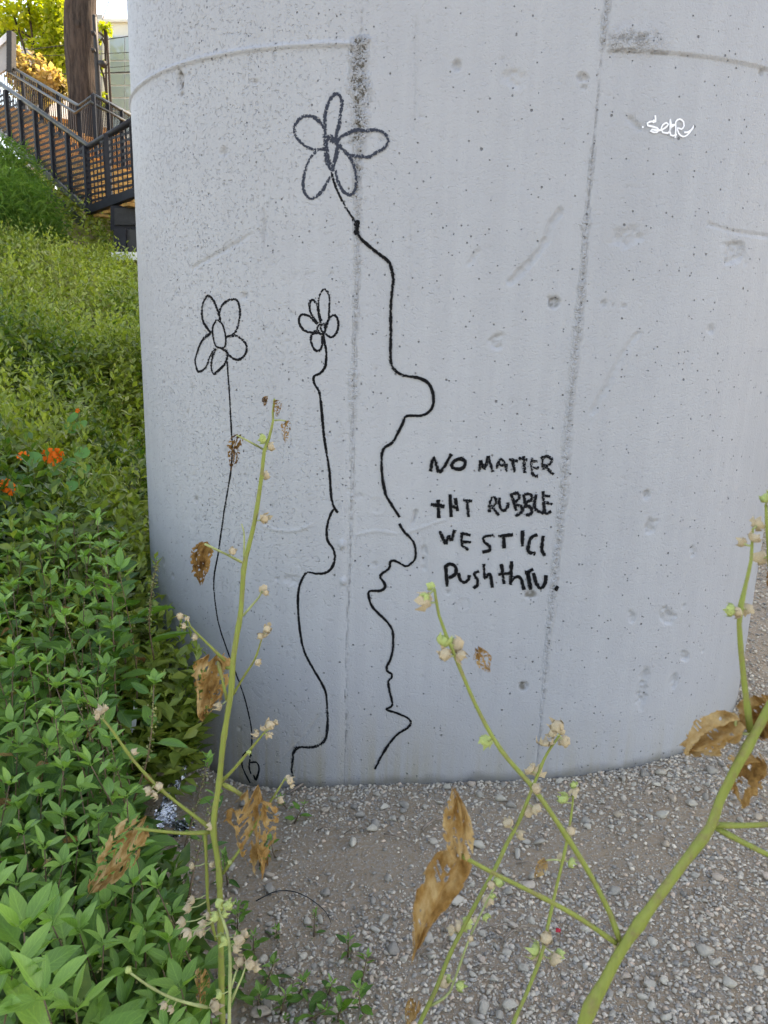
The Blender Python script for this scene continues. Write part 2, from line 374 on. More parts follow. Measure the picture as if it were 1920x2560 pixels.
# ------------------------------------------------------------------ pier profile
FACE_D, PX1, PX2, PYAW, PR = 2.5, -0.1151, 0.5994, -0.0595, 1.045
FORM_Z = CAM_H + 0.83
CY, SY = math.cos(PYAW), math.sin(PYAW)
FLAT = PX2 - PX1; HALF = math.pi * PR; PERIM = 2 * FLAT + 2 * HALF
def wall(s):
    """point and outward normal of the pier's outline, s metres along it (0 on the flat face)"""
    s = np.asarray(s, float)
    q = np.mod(s - PX2, PERIM)                       # 0..HALF right end, then back, left end, front
    u = np.zeros_like(q); v = np.zeros_like(q); nu = np.zeros_like(q); nv = np.zeros_like(q)
    a = q / PR; k = q < HALF
    u = np.where(k, PX2 + PR * np.sin(a), u); v = np.where(k, FACE_D + PR * (1 - np.cos(a)), v); nu = np.where(k, np.sin(a), nu); nv = np.where(k, -np.cos(a), nv)
    k = (q >= HALF) & (q < HALF + FLAT); u = np.where(k, PX2 - (q - HALF), u); v = np.where(k, FACE_D + 2 * PR, v); nv = np.where(k, 1.0, nv)
    a2 = (q - HALF - FLAT) / PR; k = (q >= HALF + FLAT) & (q < 2 * HALF + FLAT)
    u = np.where(k, PX1 - PR * np.sin(a2), u); v = np.where(k, FACE_D + PR * (1 + np.cos(a2)), v); nu = np.where(k, -np.sin(a2), nu); nv = np.where(k, np.cos(a2), nv)
    k = q >= 2 * HALF + FLAT; u = np.where(k, PX1 + (q - 2 * HALF - FLAT), u); v = np.where(k, FACE_D, v); nv = np.where(k, -1.0, nv)
    return (np.stack([CY * u - SY * (v - FACE_D), SY * u + CY * (v - FACE_D) + FACE_D], -1), np.stack([CY * nu - SY * nv, SY * nu + CY * nv], -1))

def hit(px, py):
    """photo pixel -> (s, z) on the pier"""
    r = ray(px, py); ou, ov = -SY * FACE_D, FACE_D - CY * FACE_D
    du, dv = CY * r[0] + SY * r[1], -SY * r[0] + CY * r[1]
    t = (FACE_D - ov) / dv; u = ou + t * du
    if PX1 <= u <= PX2: return u, CAM_H + t * r[2]
    cx = PX1 if u < PX1 else PX2; cy = FACE_D + PR; eu, ev = ou - cx, ov - cy
    A = du * du + dv * dv; B = 2 * (eu * du + ev * dv); C = eu * eu + ev * ev - PR * PR
    t = (-B - math.sqrt(max(0, B * B - 4 * A * C))) / (2 * A)
    u, v = ou + t * du, ov + t * dv; a = math.atan2(abs(u - cx), cy - v)
    return (PX1 - PR * a if u < PX1 else PX2 + PR * a), CAM_H + t * r[2]
PXM = FACE_D / FPX * 1.02        # metres on the wall for one photo pixel

# ------------------------------------------------------------------ ground shape
def ground(x, y):
    x = np.asarray(x, float); y = np.asarray(y, float)
    z = -0.055 + 0.115 * np.clip(x, -1.6, 0.9) + 0.03 * np.clip(x - 0.9, 0, 3)
    z = z + 0.05 * smooth(0.5, 1.6, x) * smooth(2.4, 3.6, y)
    z = z - 0.035 * np.exp(-((x + 0.55) ** 2 / 0.06 + (y - 2.45) ** 2 / 0.08))
    xb = -0.42 - 0.14 * y
    bank = np.clip(0.30 * (-x - 0.78), 0, 1.3) + 0.32 * np.clip(-x - 4.5, 0, 3.5) * smooth(9, 13, y) + 0.168 * np.clip(y - 2.3, 0, 14.5) * smooth(0.0, 0.9, xb - x)
    z = z + bank
    z = z + 0.02 * (fbm(x * 2.2, y * 2.2, 4) - 0.47) + 0.012 * (fbm(x * 9, y * 9, 6) - 0.47) * np.exp(-np.abs(x - 0.5) / 6)
    return z

def axis(lo, hi, step, far, n):
    g = np.geomspace(step * 2, far, n); c = np.arange(lo, hi + 1e-6, step)
    return np.concatenate([lo - g[::-1], c, hi + g])
gx = axis(-1.6, 3.2, 0.03, 120, 34); gy = axis(0.6, 4.2, 0.03, 120, 34)
GX, GY = np.meshgrid(gx, gy); GZ = ground(GX, GY)
nx = len(gx); I = np.arange((len(gy) - 1) * nx).reshape(-1, nx)[:, :-1].ravel()
ground_o = part("ground", np.stack([GX, GY, GZ], -1).reshape(-1, 3), np.stack([I, I + 1, I + 1 + nx, I + nx], -1), M["dirt"], smooth_shade=True)
tag(ground_o, "brown dirt and gravel ground in front of the pier", None, None, "structure")

# ------------------------------------------------------------------ pier
sf = np.concatenate([np.arange(PX1 - 1.75, PX1 - 0.02, 0.0062), np.arange(PX1 - 0.02, PX2 + 0.02, 0.0052), np.arange(PX2 + 0.02, PX2 + 1.75, 0.0062)])
sb = np.linspace(sf[-1] + 0.05, sf[0] + PERIM - 0.05, 60)
SV = np.concatenate([sf, sb])
ZV = np.concatenate([[-0.6, -0.35], np.arange(-0.28, 2.86, 0.0055), [2.95, 3.3, 4.0, 6.0, 8.5]])
S, Z = np.meshgrid(SV, ZV)
h = np.zeros_like(S); dirt = np.zeros_like(S); seamA = np.zeros_like(S); rough = np.zeros_like(S)
h += 0.004 * (fbm(S * 2.5, Z * 2.5, 1) - 0.47) + 0.0016 * (fbm(S * 14, Z * 14, 2) - 0.47)
leftness = smooth(0.25, -0.6, S)
rough += 0.25 + 0.75 * leftness * smooth(0.35, 0.75, fbm(S * 2.2, Z * 2.2, 5) + 0.25 * smooth(0.6, 1.4, Z))
# small pitting, denser on the left curve
pit = vnoise(S * 75, Z * 75, 9) * 0.6 + vnoise(S * 150, Z * 150, 10) * 0.4
dens = 0.17 + 0.09 * leftness + 0.10 * (fbm(S * 3, Z * 3, 7) - 0.45)
pm = np.clip((dens - pit) / 0.10, 0, 1); h -= 0.0026 * pm; dirt = np.maximum(dirt, 0.10 * pm)  # pits darkened: slight dirt together with painted-in shade
lump = vnoise(S * 95, Z * 95, 21) * 0.6 + vnoise(S * 190, Z * 190, 22) * 0.4
def yz(px, py): return hit(px, py)[1]
def seam(s0, prof, wob):
    ys = [p[0] for p in prof]; zs = np.array([yz(960, y) for y in ys]); ws = np.array([p[1] for p in prof]) * PXM * 0.66; st = np.array([p[2] for p in prof])
    o = np.argsort(zs); w = np.interp(Z, zs[o], ws[o]); k = np.interp(Z, zs[o], st[o])
    off = S - s0 - wob * (vnoise(Z * 3.1, Z * 0 + 3, 31) - 0.5) - 0.006 * (vnoise(Z * 40, Z * 0 + 5, 32) - 0.5)
    edge = w * (0.75 + 0.7 * vnoise(S * 60, Z * 35, 33))
    mk = smooth(1.35, 0.25, np.abs(off) / np.maximum(edge, 1e-4)) * (w > 1e-5)
    global h, dirt
    h = h + mk * k * (0.012 * (lump - 0.5) - 0.001)
    seamA[:] = np.maximum(seamA, mk * k)
    line = np.exp(-(off / 0.003) ** 2)
    h = h - 0.0022 * line
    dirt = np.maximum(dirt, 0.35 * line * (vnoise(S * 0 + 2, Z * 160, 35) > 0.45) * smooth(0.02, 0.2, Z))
seam(PX1, [(-50, 2, .1), (85, 2, .2), (95, 34, 1.45), (200, 36, 1.45), (330, 30, 1.4), (380, 17, 1.2), (560, 13, .9), (700, 9, .8), (900, 10, .8), (930, 17, .8), (1010, 15, .8), (1060, 9, .7), (1300, 7, .6), (1420, 4, .5), (1700, 2, .4), (1990, 2, .3)], 0.012)
seam(PX2, [(-50, 10, 1), (90, 12, 1), (130, 3, .3), (340, 3, .3), (360, 9, .9), (420, 8, .9), (470, 5, .6), (520, 8, .9), (545, 17, .9), (580, 9, .9), (740, 15, 1), (900, 13, .8), (1100, 15, .9), (1300, 16, .9), (1420, 14, .9), (1600, 12, .7), (1760, 6, .5), (1990, 2, .3)], 0.010)
# form joints: ridge round the left end, overlapping step round the right end
kl = smooth(PX1 - 0.005, PX1 - 0.03, S); kr = smooth(PX2 + 0.005, PX2 + 0.03, S)
zl = FORM_Z + 0.002 * (vnoise(S * 30, S * 0, 41) - 0.5)
h += kl * (0.009 * np.exp(-((Z - zl) / 0.006) ** 2) + 0.0025 * smooth(zl + 0.004, zl - 0.004, Z))
zr = FORM_Z - 0.010
h += kr * (0.006 * smooth(zr - 0.003, zr + 0.003, Z))
rz = kr * np.exp(-((Z - zr - 0.028) / 0.030) ** 2) * smooth(PX2 + 0.22, PX2 + 0.10, S)
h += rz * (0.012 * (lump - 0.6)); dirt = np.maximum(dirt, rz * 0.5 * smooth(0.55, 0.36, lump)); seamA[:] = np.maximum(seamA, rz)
rz = kr * np.exp(-((Z - zr + 0.001) / 0.0035) ** 2) * smooth(PX2 + 0.34, PX2 + 0.16, S); dirt = np.maximum(dirt, 0.7 * rz * (vnoise(S * 60, Z * 60, 77) > .35))  # shadow line under the overlapping step, painted through the dirt mask
# chips: (pixel x, y, half width, half height, tilt, depth mm, dirt)
CH = [(452, 205, 16, 30, 10, 6, .9), (1144, 166, 12, 14, 0, 4, .3), (1455, 194, 14, 8, 0, 4, .4), (1460, 219, 7, 6, 0, 3, .4), (1582, 305, 26, 7, -35, 3, .1), (1183, 643, 9, 26, -35, 3, 0),
      (1566, 593, 42, 24, 10, 3, 0), (1837, 632, 46, 34, 0, 4, .1), (1383, 757, 15, 20, 0, 6, .7), (1510, 760, 8, 10, 0, 3, .2), (1533, 762, 6, 7, 0, 3, .2), (1558, 765, 8, 5, 0, 3, .2),
      (1244, 851, 20, 22, 0, 4, 0), (1777, 822, 14, 14, 0, 3, 0), (1616, 1236, 11, 11, 0, 4, .5), (1627, 1313, 19, 24, 0, 4, .1), (1732, 1382, 12, 20, 30, 3, 0), (1672, 1545, 20, 40, 40, 5, 0),
      (1577, 1536, 9, 24, 20, 4, 0), (1710, 1515, 8, 8, 0, 3, 0), (1607, 1721, 17, 66, 0, 5, 0), (1685, 1700, 15, 28, 10, 4, 0), (1710, 1640, 12, 30, 45, 4, 0), (1757, 1627, 8, 6, 0, 3, 0),
      (410, 1402, 13, 17, 0, 6, .1), (433, 1440, 10, 10, 0, 5, .1), (492, 1247, 8, 12, 0, 4, .4), (726, 1450, 30, 14, 0, 3, 0), (694, 1447, 8, 5, 0, 3, 0), (1037, 1290, 7, 26, -8, 4, .2), (1059, 1383, 9, 42, 4, 4, 0),
      (1325, 1487, 17, 13, 0, 5, .9), (1309, 1715, 13, 15, 0, 5, .9), (935, 1412, 9, 9, 0, 3, .1), (660, 560, 6, 52, 2, 2.5, .3), (478, 1640, 9, 8, 0, 4, .2), (600, 1820, 8, 8, 0, 3, 0), (612, 740, 10, 8, 0, 3, .2),
      (1290, 195, 30, 18, 0, 2, 0), (560, 380, 14, 10, 0, 3, .3), (640, 205, 10, 8, 0, 3, .5), (1905, 180, 9, 8, 0, 4, .3), (1120, 1480, 7, 6, 0, 3, .2)]
for px, py, a, bb, tilt, dep, dd in CH:
    s0, z0 = hit(px, py); t = math.radians(tilt); k = (np.abs(S - s0) < 0.2) & (np.abs(Z - z0) < 0.2)
    ds = S[k] - s0; dz = Z[k] - z0; c_, s_ = math.cos(t), math.sin(t)
    q = np.sqrt(((ds * c_ + dz * s_) / (a * PXM)) ** 2 + ((-ds * s_ + dz * c_) / (bb * PXM)) ** 2)
    q = q + 0.7 * (vnoise(S[k] * 55, Z[k] * 55, 51) - 0.5)
    mk = smooth(1.05, 0.55, q)
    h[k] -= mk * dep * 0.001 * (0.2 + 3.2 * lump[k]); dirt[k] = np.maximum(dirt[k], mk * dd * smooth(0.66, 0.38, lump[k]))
SCR = [([(1399, 527), (1380, 560), (1360, 610), (1320, 660), (1277, 704)], 9, 3), ([(1597, 833), (1560, 880), (1520, 960), (1481, 1030)], 8, 2), ([(630, 585), (590, 610), (545, 635), (480, 672)], 5, 2),
       ([(1770, 560), (1840, 580), (1920, 592)], 4, 2), ([(893, 1336), (940, 1328), (1010, 1332), (1110, 1300)], 3, -1.2), ([(700, 1900), (760, 1840), (800, 1785)], 4, 1.6),
       ([(660, 1315), (700, 1326), (745, 1325), (780, 1310)], 4, -1.6), ([(1040, 40), (1036, 330)], 3, 1.5), ([(1026, 560), (1022, 760)], 3, 1.2), ([(700, 400), (660, 560), (658, 800), (660, 1000)], 2.5, -1.0)]
for pl, w, dep in SCR:
    q = spline([hit(*p) for p in pl], 0.02); best = np.full(S.shape, 9.0)
    k = (S > q[:, 0].min() - .05) & (S < q[:, 0].max() + .05) & (Z > q[:, 1].min() - .05) & (Z < q[:, 1].max() + .05)
    dmin = np.full(k.sum(), 9.0)
    for i in range(len(q) - 1):
        a0, b0 = q[i], q[i + 1]; ab = b0 - a0; t = np.clip(((S[k] - a0[0]) * ab[0] + (Z[k] - a0[1]) * ab[1]) / (ab @ ab), 0, 1)
        dmin = np.minimum(dmin, np.hypot(S[k] - a0[0] - t * ab[0], Z[k] - a0[1] - t * ab[1]))
    h[k] -= dep * 0.0022 * smooth(1.1, 0.4, dmin / (w * PXM) + 0.5 * (vnoise(S[k] * 50, Z[k] * 50, 61) - 0.5)) * (0.5 + lump[k])
for px, py, r in [(942, 1263, 23), (1160, 1510, 19)]:                       # filled tie holes
    s0, z0 = hit(px, py); q = np.hypot(S - s0, Z - z0); h += 0.0018 * np.exp(-((q - r * PXM) / 0.0035) ** 2) - 0.001 * (q < r * PXM)
for px, py, r in [(856, 1361, 8), (859, 1453, 7)]:                          # paint-covered lumps
    s0, z0 = hit(px, py); q = np.hypot(S - s0, (Z - z0) * 0.7); h += 0.010 * smooth(r * PXM * 1.3, r * PXM * 0.5, q)
xy, nn = wall(S)
dg = Z - ground(xy[..., 0], xy[..., 1]) - 0.035 * (fbm(S * 12, Z * 12, 88) - 0.3)
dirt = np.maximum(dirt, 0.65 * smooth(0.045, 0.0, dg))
fade = smooth(1.80, 1.70, np.abs(S - (PX1 + PX2) / 2) - FLAT / 2) * (Z < 2.9)
V = np.concatenate([xy + nn * (h * fade)[..., None], Z[..., None]], -1).reshape(-1, 3)
ns, nz = len(SV), len(ZV); r_, c_ = np.meshgrid(np.arange(nz - 1), np.arange(ns), indexing='ij'); c2 = (c_ + 1) % ns
F = np.stack([r_ * ns + c_, r_ * ns + c2, (r_ + 1) * ns + c2, (r_ + 1) * ns + c_], -1).reshape(-1, 4)
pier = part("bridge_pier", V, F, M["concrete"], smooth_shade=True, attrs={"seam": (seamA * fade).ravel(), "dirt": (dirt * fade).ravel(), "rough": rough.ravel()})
tag(pier, "large grey painted concrete bridge pier with rounded ends and graffiti flowers", "pier")
# unseen block added behind the pier on the sun's side: it keeps the whole corner in open shade
blk = link("added_shade_block", None); blk.location = (21, 21, 0); tag(blk, "unseen tall pale block added behind the pier to shade it", "building")
V, F = bar((11, 21, 15.8), (31, 21, 15.8), 24, 32.6); part("wall", V, F, M["stucco"], blk)
V, F = bar((10.8, 21, 32.4), (31.2, 21, 32.4), 24.4, 0.7); part("roof", V, F, M["grey_wall"], blk)
for fl_ in range(9):
    for k in range(4):
        V, F = bar((10.97, 11.5 + k * 5.6, 2.6 + fl_ * 3.3), (10.97, 14.3 + k * 5.6, 2.6 + fl_ * 3.3), 0.12, 1.5); part("window", V, F, M["glass"], blk)

# ------------------------------------------------------------------ graffiti: marker strokes lying on the pier
def stroke_mesh(pts_px, w_px):
    q = spline([hit(*p) for p in pts_px], 0.006); n = len(q)
    if n < 2: q = np.vstack([q, q + 0.001]); n = 2
    tg = np.gradient(q, axis=0); tg /= np.linalg.norm(tg, axis=1)[:, None] + 1e-9; nr = np.stack([-tg[:, 1], tg[:, 0]], -1)
    w = w_px * PXM / 2 * (0.85 + 0.35 * vnoise(np.arange(n) * 0.35, np.full(n, pts_px[0][0]), 71))
    rows = []; uv = []
    for j, k in enumerate((-1, -0.5, 0, 0.5, 1)):
        rows.append(q + nr * (w * k)[:, None]); uv.append(np.stack([np.arange(n) * 0.006, np.full(n, k)], -1))
    Q = np.stack(rows, 1).reshape(-1, 2); uv = np.stack(uv, 1).reshape(-1, 2)
    xy, nn = wall(Q[:, 0]); kr_ = (Q[:, 0] > PX2 + .02) & (Q[:, 1] > FORM_Z - .02)
    off = 0.0034 + 0.004 * (fbm(Q[:, 0] * 2.5, Q[:, 1] * 2.5, 1) - 0.47) + 0.006 * kr_
    V = np.c_[xy + nn * off[:, None], Q[:, 1]]
    F = [(i * 5 + k, i * 5 + k + 1, (i + 1) * 5 + k + 1, (i + 1) * 5 + k) for i in range(n - 1) for k in range(4)]
    return V, F, uv
def stroke(name, strokes, w, mat, parent):
    VV = []; FF = []; UU = []; o = 0
    for s in strokes:
        V, F, uv = stroke_mesh(s, w); VV.append(V); UU.append(uv); FF += [tuple(i + o for i in f) for f in F]; o += len(V)
    return part(name, np.vstack(VV), FF, mat, parent, uv=np.vstack(UU))
def cr(ox, oy, sc, pts): return [(ox + x / sc, oy + y / sc) for x, y in pts]
c1 = lambda p: cr(680, 200, 4.879, p); c2_ = lambda p: cr(280, 0, 2.304, p); c3 = lambda p: cr(460, 680, 2.514, p)
c4 = lambda p: cr(700, 1200, 2.95, p); c5 = lambda p: cr(400, 950, 3.16, p); c6 = lambda p: cr(400, 1650, 2.43, p); cl = lambda p: cr(1020, 1100, 3.77, p); cw = lambda p: cr(1560, 260, 7.54, p)

fl = stroke("flower_drawing", [c1([(650, 660), (655, 780), (650, 860), (670, 960), (700, 1040), (735, 1120), (760, 1020), (790, 900), (800, 780), (760, 720), (690, 690), (720, 750), (790, 730)]),
                               c1([(670, 700), (668, 860), (665, 1000), (715, 1060), (740, 1120)]), c1([(680, 900), (700, 1010), (745, 1090)])], 13, M["ink_grey"], pier)
fl["label"] = "tall faded grey marker flower across the left seam"
for p in ([(650, 600), (600, 530), (520, 460), (430, 440), (350, 470), (295, 540), (275, 620), (300, 700), (360, 770), (440, 825), (530, 850), (600, 850), (650, 830)],
          [(655, 690), (650, 560), (650, 420), (690, 290), (740, 200), (790, 170), (840, 210), (855, 300), (840, 420), (820, 540), (795, 640), (780, 720)],
          [(790, 740), (860, 690), (950, 640), (1040, 610), (1150, 620), (1260, 610), (1350, 640), (1410, 700), (1420, 750), (1370, 830), (1280, 880), (1180, 945), (1080, 930), (960, 925), (880, 870), (820, 790)],
          [(940, 930), (985, 1010), (1010, 1080), (1030, 1200), (1020, 1320), (980, 1390), (930, 1400), (870, 1360), (820, 1270), (790, 1180), (780, 1100)],
          [(540, 870), (480, 950), (430, 1040), (395, 1160), (385, 1290), (410, 1390), (470, 1450), (540, 1430), (610, 1360), (670, 1260), (715, 1180)]):
    stroke("petal", [c1(p)], 9.5, M["ink_grey"], fl)
stroke("stem", [c1([(730, 1130), (760, 1250), (820, 1400), (890, 1540), (980, 1680), (1035, 1790)]) + c2_([(1415, 1340)])], 8, M["ink_dry"], fl)
stroke("stem", [c2_([(1405, 1270), (1412, 1300), (1408, 1330), (1416, 1350)])], 16, M["ink"], fl)
stroke("stem", [c2_([(1416, 1350), (1450, 1390), (1520, 1450), (1590, 1505), (1610, 1550), (1622, 1613)]) + c3([(1316, 60), (1305, 150), (1299, 250), (1300, 400), (1298, 500), (1303, 575), (1330, 620), (1380, 650), (1450, 660), (1520, 685), (1555, 730), (1568, 800), (1555, 860), (1500, 900), (1400, 905), (1375, 950), (1340, 1020), (1310, 1070), (1260, 1105), (1243, 1150), (1243, 1230), (1250, 1310), (1270, 1400), (1310, 1470), (1355, 1540)])], 8.0, M["ink"], fl)
stroke("stem", [c4([(880, 320), (905, 365), (940, 405), (980, 450), (1000, 510), (995, 580), (960, 620), (930, 635), (890, 615), (840, 592), (812, 605), (805, 650), (740, 705), (770, 760), (775, 790), (740, 815), (660, 820), (658, 870), (680, 930), (730, 985), (790, 1045), (830, 1110), (835, 1200), (830, 1260), (815, 1320), (790, 1370), (792, 1405), (825, 1430), (820, 1460), (800, 1480), (808, 1550), (825, 1620), (825, 1665), (785, 1690), (860, 1715), (940, 1750), (965, 1785), (940, 1825), (870, 1870), (800, 1950), (740, 2050), (700, 2130)])], 7.5, M["ink"], fl)
fl = stroke("flower_drawing", [c3([(860, 320), (840, 350), (860, 390), (890, 370), (880, 325), (860, 345), (880, 400)])], 7, M["ink_dry"], pier)
fl["label"] = "small black marker flower just left of the seam"
for p in ([(865, 310), (848, 240), (850, 160), (880, 110), (912, 140), (915, 210), (910, 290), (890, 340)], [(850, 330), (800, 260), (790, 200), (808, 175), (835, 200), (848, 270), (860, 320)],
          [(840, 330), (790, 280), (740, 268), (725, 310), (750, 360), (800, 380), (845, 365)], [(850, 385), (810, 390), (800, 430), (820, 485), (850, 495), (870, 460), (870, 400)], [(895, 350), (915, 290), (950, 272), (970, 310), (965, 370), (930, 410), (890, 390)]):
    stroke("petal", [c3(p)], 7, M["ink_dry"], fl)
stroke("stem", [c3([(875, 400), (895, 500), (890, 590), (860, 635), (820, 655), (820, 700), (850, 750), (865, 850), (878, 1000), (895, 1120), (915, 1250), (925, 1400), (940, 1470), (960, 1500)])], 7.5, M["ink"], fl)
stroke("stem", [c4([(430, 238), (400, 215), (385, 230), (360, 290), (345, 370), (355, 450), (395, 510), (405, 580), (380, 650), (330, 685), (270, 688), (200, 682), (160, 740), (138, 820), (135, 920), (140, 1020), (155, 1150), (180, 1260), (240, 1380), (300, 1480), (340, 1570), (350, 1680)])], 7.5, M["ink"], fl)
stroke("stem", [c4([(350, 1680), (352, 1780), (345, 1880), (320, 1930), (250, 1965), (140, 1970), (105, 2000), (95, 2070), (88, 2140), (100, 2180)])], 10, M["ink_dry"], fl)
fl = stroke("flower_drawing", [c3([(210, 300), (185, 350), (190, 420), (210, 470), (260, 470), (265, 400), (245, 330), (215, 300)])], 6, M["ink"], pier)
fl["label"] = "leftmost black marker flower with a thin dotted stem"
for p in ([(175, 385), (125, 310), (120, 220), (150, 150), (190, 180), (215, 240), (235, 320)], [(235, 310), (230, 240), (270, 185), (330, 175), (355, 230), (350, 310), (325, 380), (275, 410)], [(270, 410), (330, 400), (385, 440), (398, 490), (370, 540), (330, 550), (285, 520), (270, 490)],
          [(205, 480), (185, 530), (175, 590), (190, 640), (230, 610), (265, 570), (275, 510), (240, 480)], [(170, 385), (120, 430), (90, 500), (75, 560), (95, 625), (140, 600), (165, 540), (195, 480)]):
    stroke("petal", [c3(p)], 8.5, M["ink_dry"], fl)
stroke("stem", [c3([(275, 560), (285, 700), (295, 860), (303, 1010), (308, 1100), (300, 1240)]) + c5([(545, 850), (515, 1020), (490, 1200), (460, 1400), (435, 1530), (430, 1650), (450, 1830), (480, 1970), (560, 2200)]) + c6([(490, 150), (520, 240), (545, 340), (560, 430), (560, 520), (550, 590)])], 5.6, M["ink"], fl)
stroke("root_leaf", [c6([(560, 580), (530, 560), (505, 590), (505, 650), (550, 745)]), c6([(550, 600), (545, 650), (556, 690)]), c6([(550, 620), (590, 620), (605, 660), (585, 725), (572, 695)])], 7, M["ink"], fl)
LET = [[[[(210, 295), (245, 165), (300, 300), (410, 130)]], [[(430, 270), (410, 240), (440, 195), (500, 175), (540, 205), (530, 250), (490, 272), (430, 265)]], [[(670, 295), (685, 190)], [(685, 190), (720, 270), (755, 150)], [(755, 150), (800, 300)]], [[(835, 270), (850, 215), (875, 178), (900, 195), (930, 300)], [(850, 235), (940, 240)]],
        [[(950, 180), (1035, 200)], [(985, 190), (1005, 300)]], [[(1040, 170), (1125, 192)], [(1090, 150), (1100, 310)]], [[(1170, 165), (1160, 250), (1180, 330), (1225, 338)], [(1160, 200), (1220, 200)], [(1170, 255), (1235, 262)]], [[(1262, 160), (1275, 280)], [(1255, 165), (1320, 155), (1355, 190), (1330, 235), (1280, 240)], [(1290, 245), (1370, 325)]]],
       [[[(285, 560), (290, 735)], [(215, 605), (345, 625)]], [[(395, 510), (408, 725)], [(445, 545), (465, 670)], [(410, 620), (470, 640)]], [[(555, 560), (570, 725)], [(520, 565), (605, 575)], [(560, 645), (582, 650)]], [[(770, 680), (768, 600), (800, 535), (830, 560), (815, 610), (765, 620)], [(790, 625), (855, 710)]],
        [[(860, 540), (862, 620), (895, 665), (935, 640), (945, 585)]], [[(970, 500), (1000, 600), (1020, 665)], [(975, 510), (1030, 500), (1050, 540), (1000, 600), (1060, 620), (1075, 670), (1010, 715)]], [[(1090, 510), (1110, 640)], [(1095, 510), (1150, 510), (1170, 550), (1110, 600), (1160, 640), (1160, 690), (1110, 710)]],
        [[(1205, 510), (1195, 640), (1280, 690)]], [[(1270, 480), (1290, 680), (1350, 670)], [(1275, 525), (1340, 530)], [(1285, 585), (1360, 605)]]],
       [[[(300, 855), (355, 980)], [(355, 980), (385, 895)], [(385, 895), (408, 950)], [(408, 950), (440, 845)]], [[(510, 870), (505, 980), (570, 1035)], [(505, 875), (590, 895)], [(510, 955), (595, 960)]], [[(805, 895), (720, 910), (715, 950), (765, 1000), (765, 1040), (700, 1055)]], [[(850, 905), (990, 890)], [(900, 900), (905, 1020)]],
        [[(1080, 850), (1078, 1000)]], [[(1220, 890), (1160, 920), (1130, 1040), (1200, 1075)]], [[(1275, 900), (1260, 1020), (1290, 1090)]]],
       [[[(355, 1185), (370, 1380)], [(345, 1195), (400, 1165), (450, 1200), (445, 1260), (385, 1300)]], [[(475, 1250), (490, 1310), (530, 1340), (570, 1310), (580, 1270)]], [[(670, 1235), (625, 1260), (650, 1310), (655, 1360), (615, 1395)]], [[(715, 1165), (725, 1300), (770, 1260), (795, 1390)]], [[(880, 1165), (905, 1355)], [(850, 1265), (960, 1255)]],
        [[(975, 1140), (965, 1365)], [(965, 1340), (1010, 1290), (1060, 1300), (1095, 1410)]], [[(1120, 1230), (1150, 1410)], [(1180, 1215), (1130, 1250), (1150, 1330), (1160, 1400)], [(1100, 1245), (1150, 1240)]], [[(1180, 1250), (1210, 1350), (1250, 1395), (1290, 1350), (1300, 1270)]], [[(1385, 1415), (1415, 1375)]]]]
for li, (line, nm) in enumerate(zip(LET, ("NO MATTER", "THE RUBBLE", "WE STILL", "PUSH THRU"))):
    lo = None
    for k, let in enumerate(line):
        w = 10
        if lo is None:
            lo = stroke("lettering_line", [cl(s) for s in let], w, M["ink"], pier); lo["label"] = "black marker words reading " + nm.lower()
        else: stroke("letter", [cl(s) for s in let], w, M["ink_dry"] if (li < 2 and k > 1) else M["ink"], lo)
tg_ = stroke("white_tag_writing", [cw([(578, 220), (585, 340), (545, 360), (560, 300)]), cw([(575, 335), (480, 340), (430, 370), (440, 410), (520, 430), (620, 460), (650, 500), (610, 540), (550, 540), (485, 510), (520, 485), (600, 500), (680, 500)])], 3.9, M["ink_white"], pier)
tg_["label"] = "small white marker tag high on the right"
for s in ([(330, 440), (360, 440)], [(680, 500), (760, 460), (825, 390), (790, 360), (720, 400), (690, 480), (720, 540), (820, 555)], [(820, 555), (860, 480), (860, 290), (880, 400), (960, 390), (880, 440), (850, 520), (870, 590), (910, 605), (985, 580)],
          [(955, 645), (965, 480), (965, 340), (1040, 290), (1110, 340), (1120, 420), (1070, 480), (1000, 455), (1020, 560), (1100, 620), (1200, 570), (1305, 415), (1260, 490), (1180, 540), (1120, 540)]):
    stroke("letter", [cw(s)], 3.7, M["ink_white"], tg_)
# ------------------------------------------------------------------ gravel: large stones as pieces of the ground, the rest one mass
def rock(sub, seed, flat):
    bm = bmesh.new(); bmesh.ops.create_icosphere(bm, subdivisions=sub, radius=1.0); r = np.random.default_rng(seed)
    V = np.array([v.co[:] for v in bm.verts]); F = np.array([[v.index for v in f.verts] for f in bm.faces]); bm.free()
    for k in range(11):                                  # cut flat facets
        n = r.normal(size=3); n /= np.linalg.norm(n); d = r.uniform(0.38, 0.8); t = V @ n
        V = V - np.outer(np.clip(t - d, 0, None), n)
    V = V * np.array([1.0, r.uniform(0.55, 0.95), flat * r.uniform(0.7, 1.15)]) + r.normal(size=V.shape) * 0.02
    return V, F
R2 = [rock(2, 100 + i, 0.62) for i in range(10)]; R1 = [rock(1, 200 + i, 0.65) for i in range(10)]
rockm = [mesh_data("stone", V, F, M["stone"]) for V, F in R2]
def in_pier(x, y, pad=0.0):
    u = CY * x + SY * (y - FACE_D); v = -SY * x + CY * (y - FACE_D) + FACE_D
    cu = np.clip(u, PX1, PX2); return np.hypot(u - cu, v - FACE_D - PR) < PR + pad
def ground_pt(px, py):
    r = ray(px, py); Y = 1.0
    for _ in range(26):
        p = np.array([0, 0, CAM_H]) + r * (Y / r[1]); Y += (p[2] - float(ground(p[0], p[1]))) * 0.9
    return p
BAREC = {q: ground_pt(*q) for q in ((930, 2140), (1500, 2140), (1700, 2020), (800, 2330), (620, 2100), (1350, 2000))}
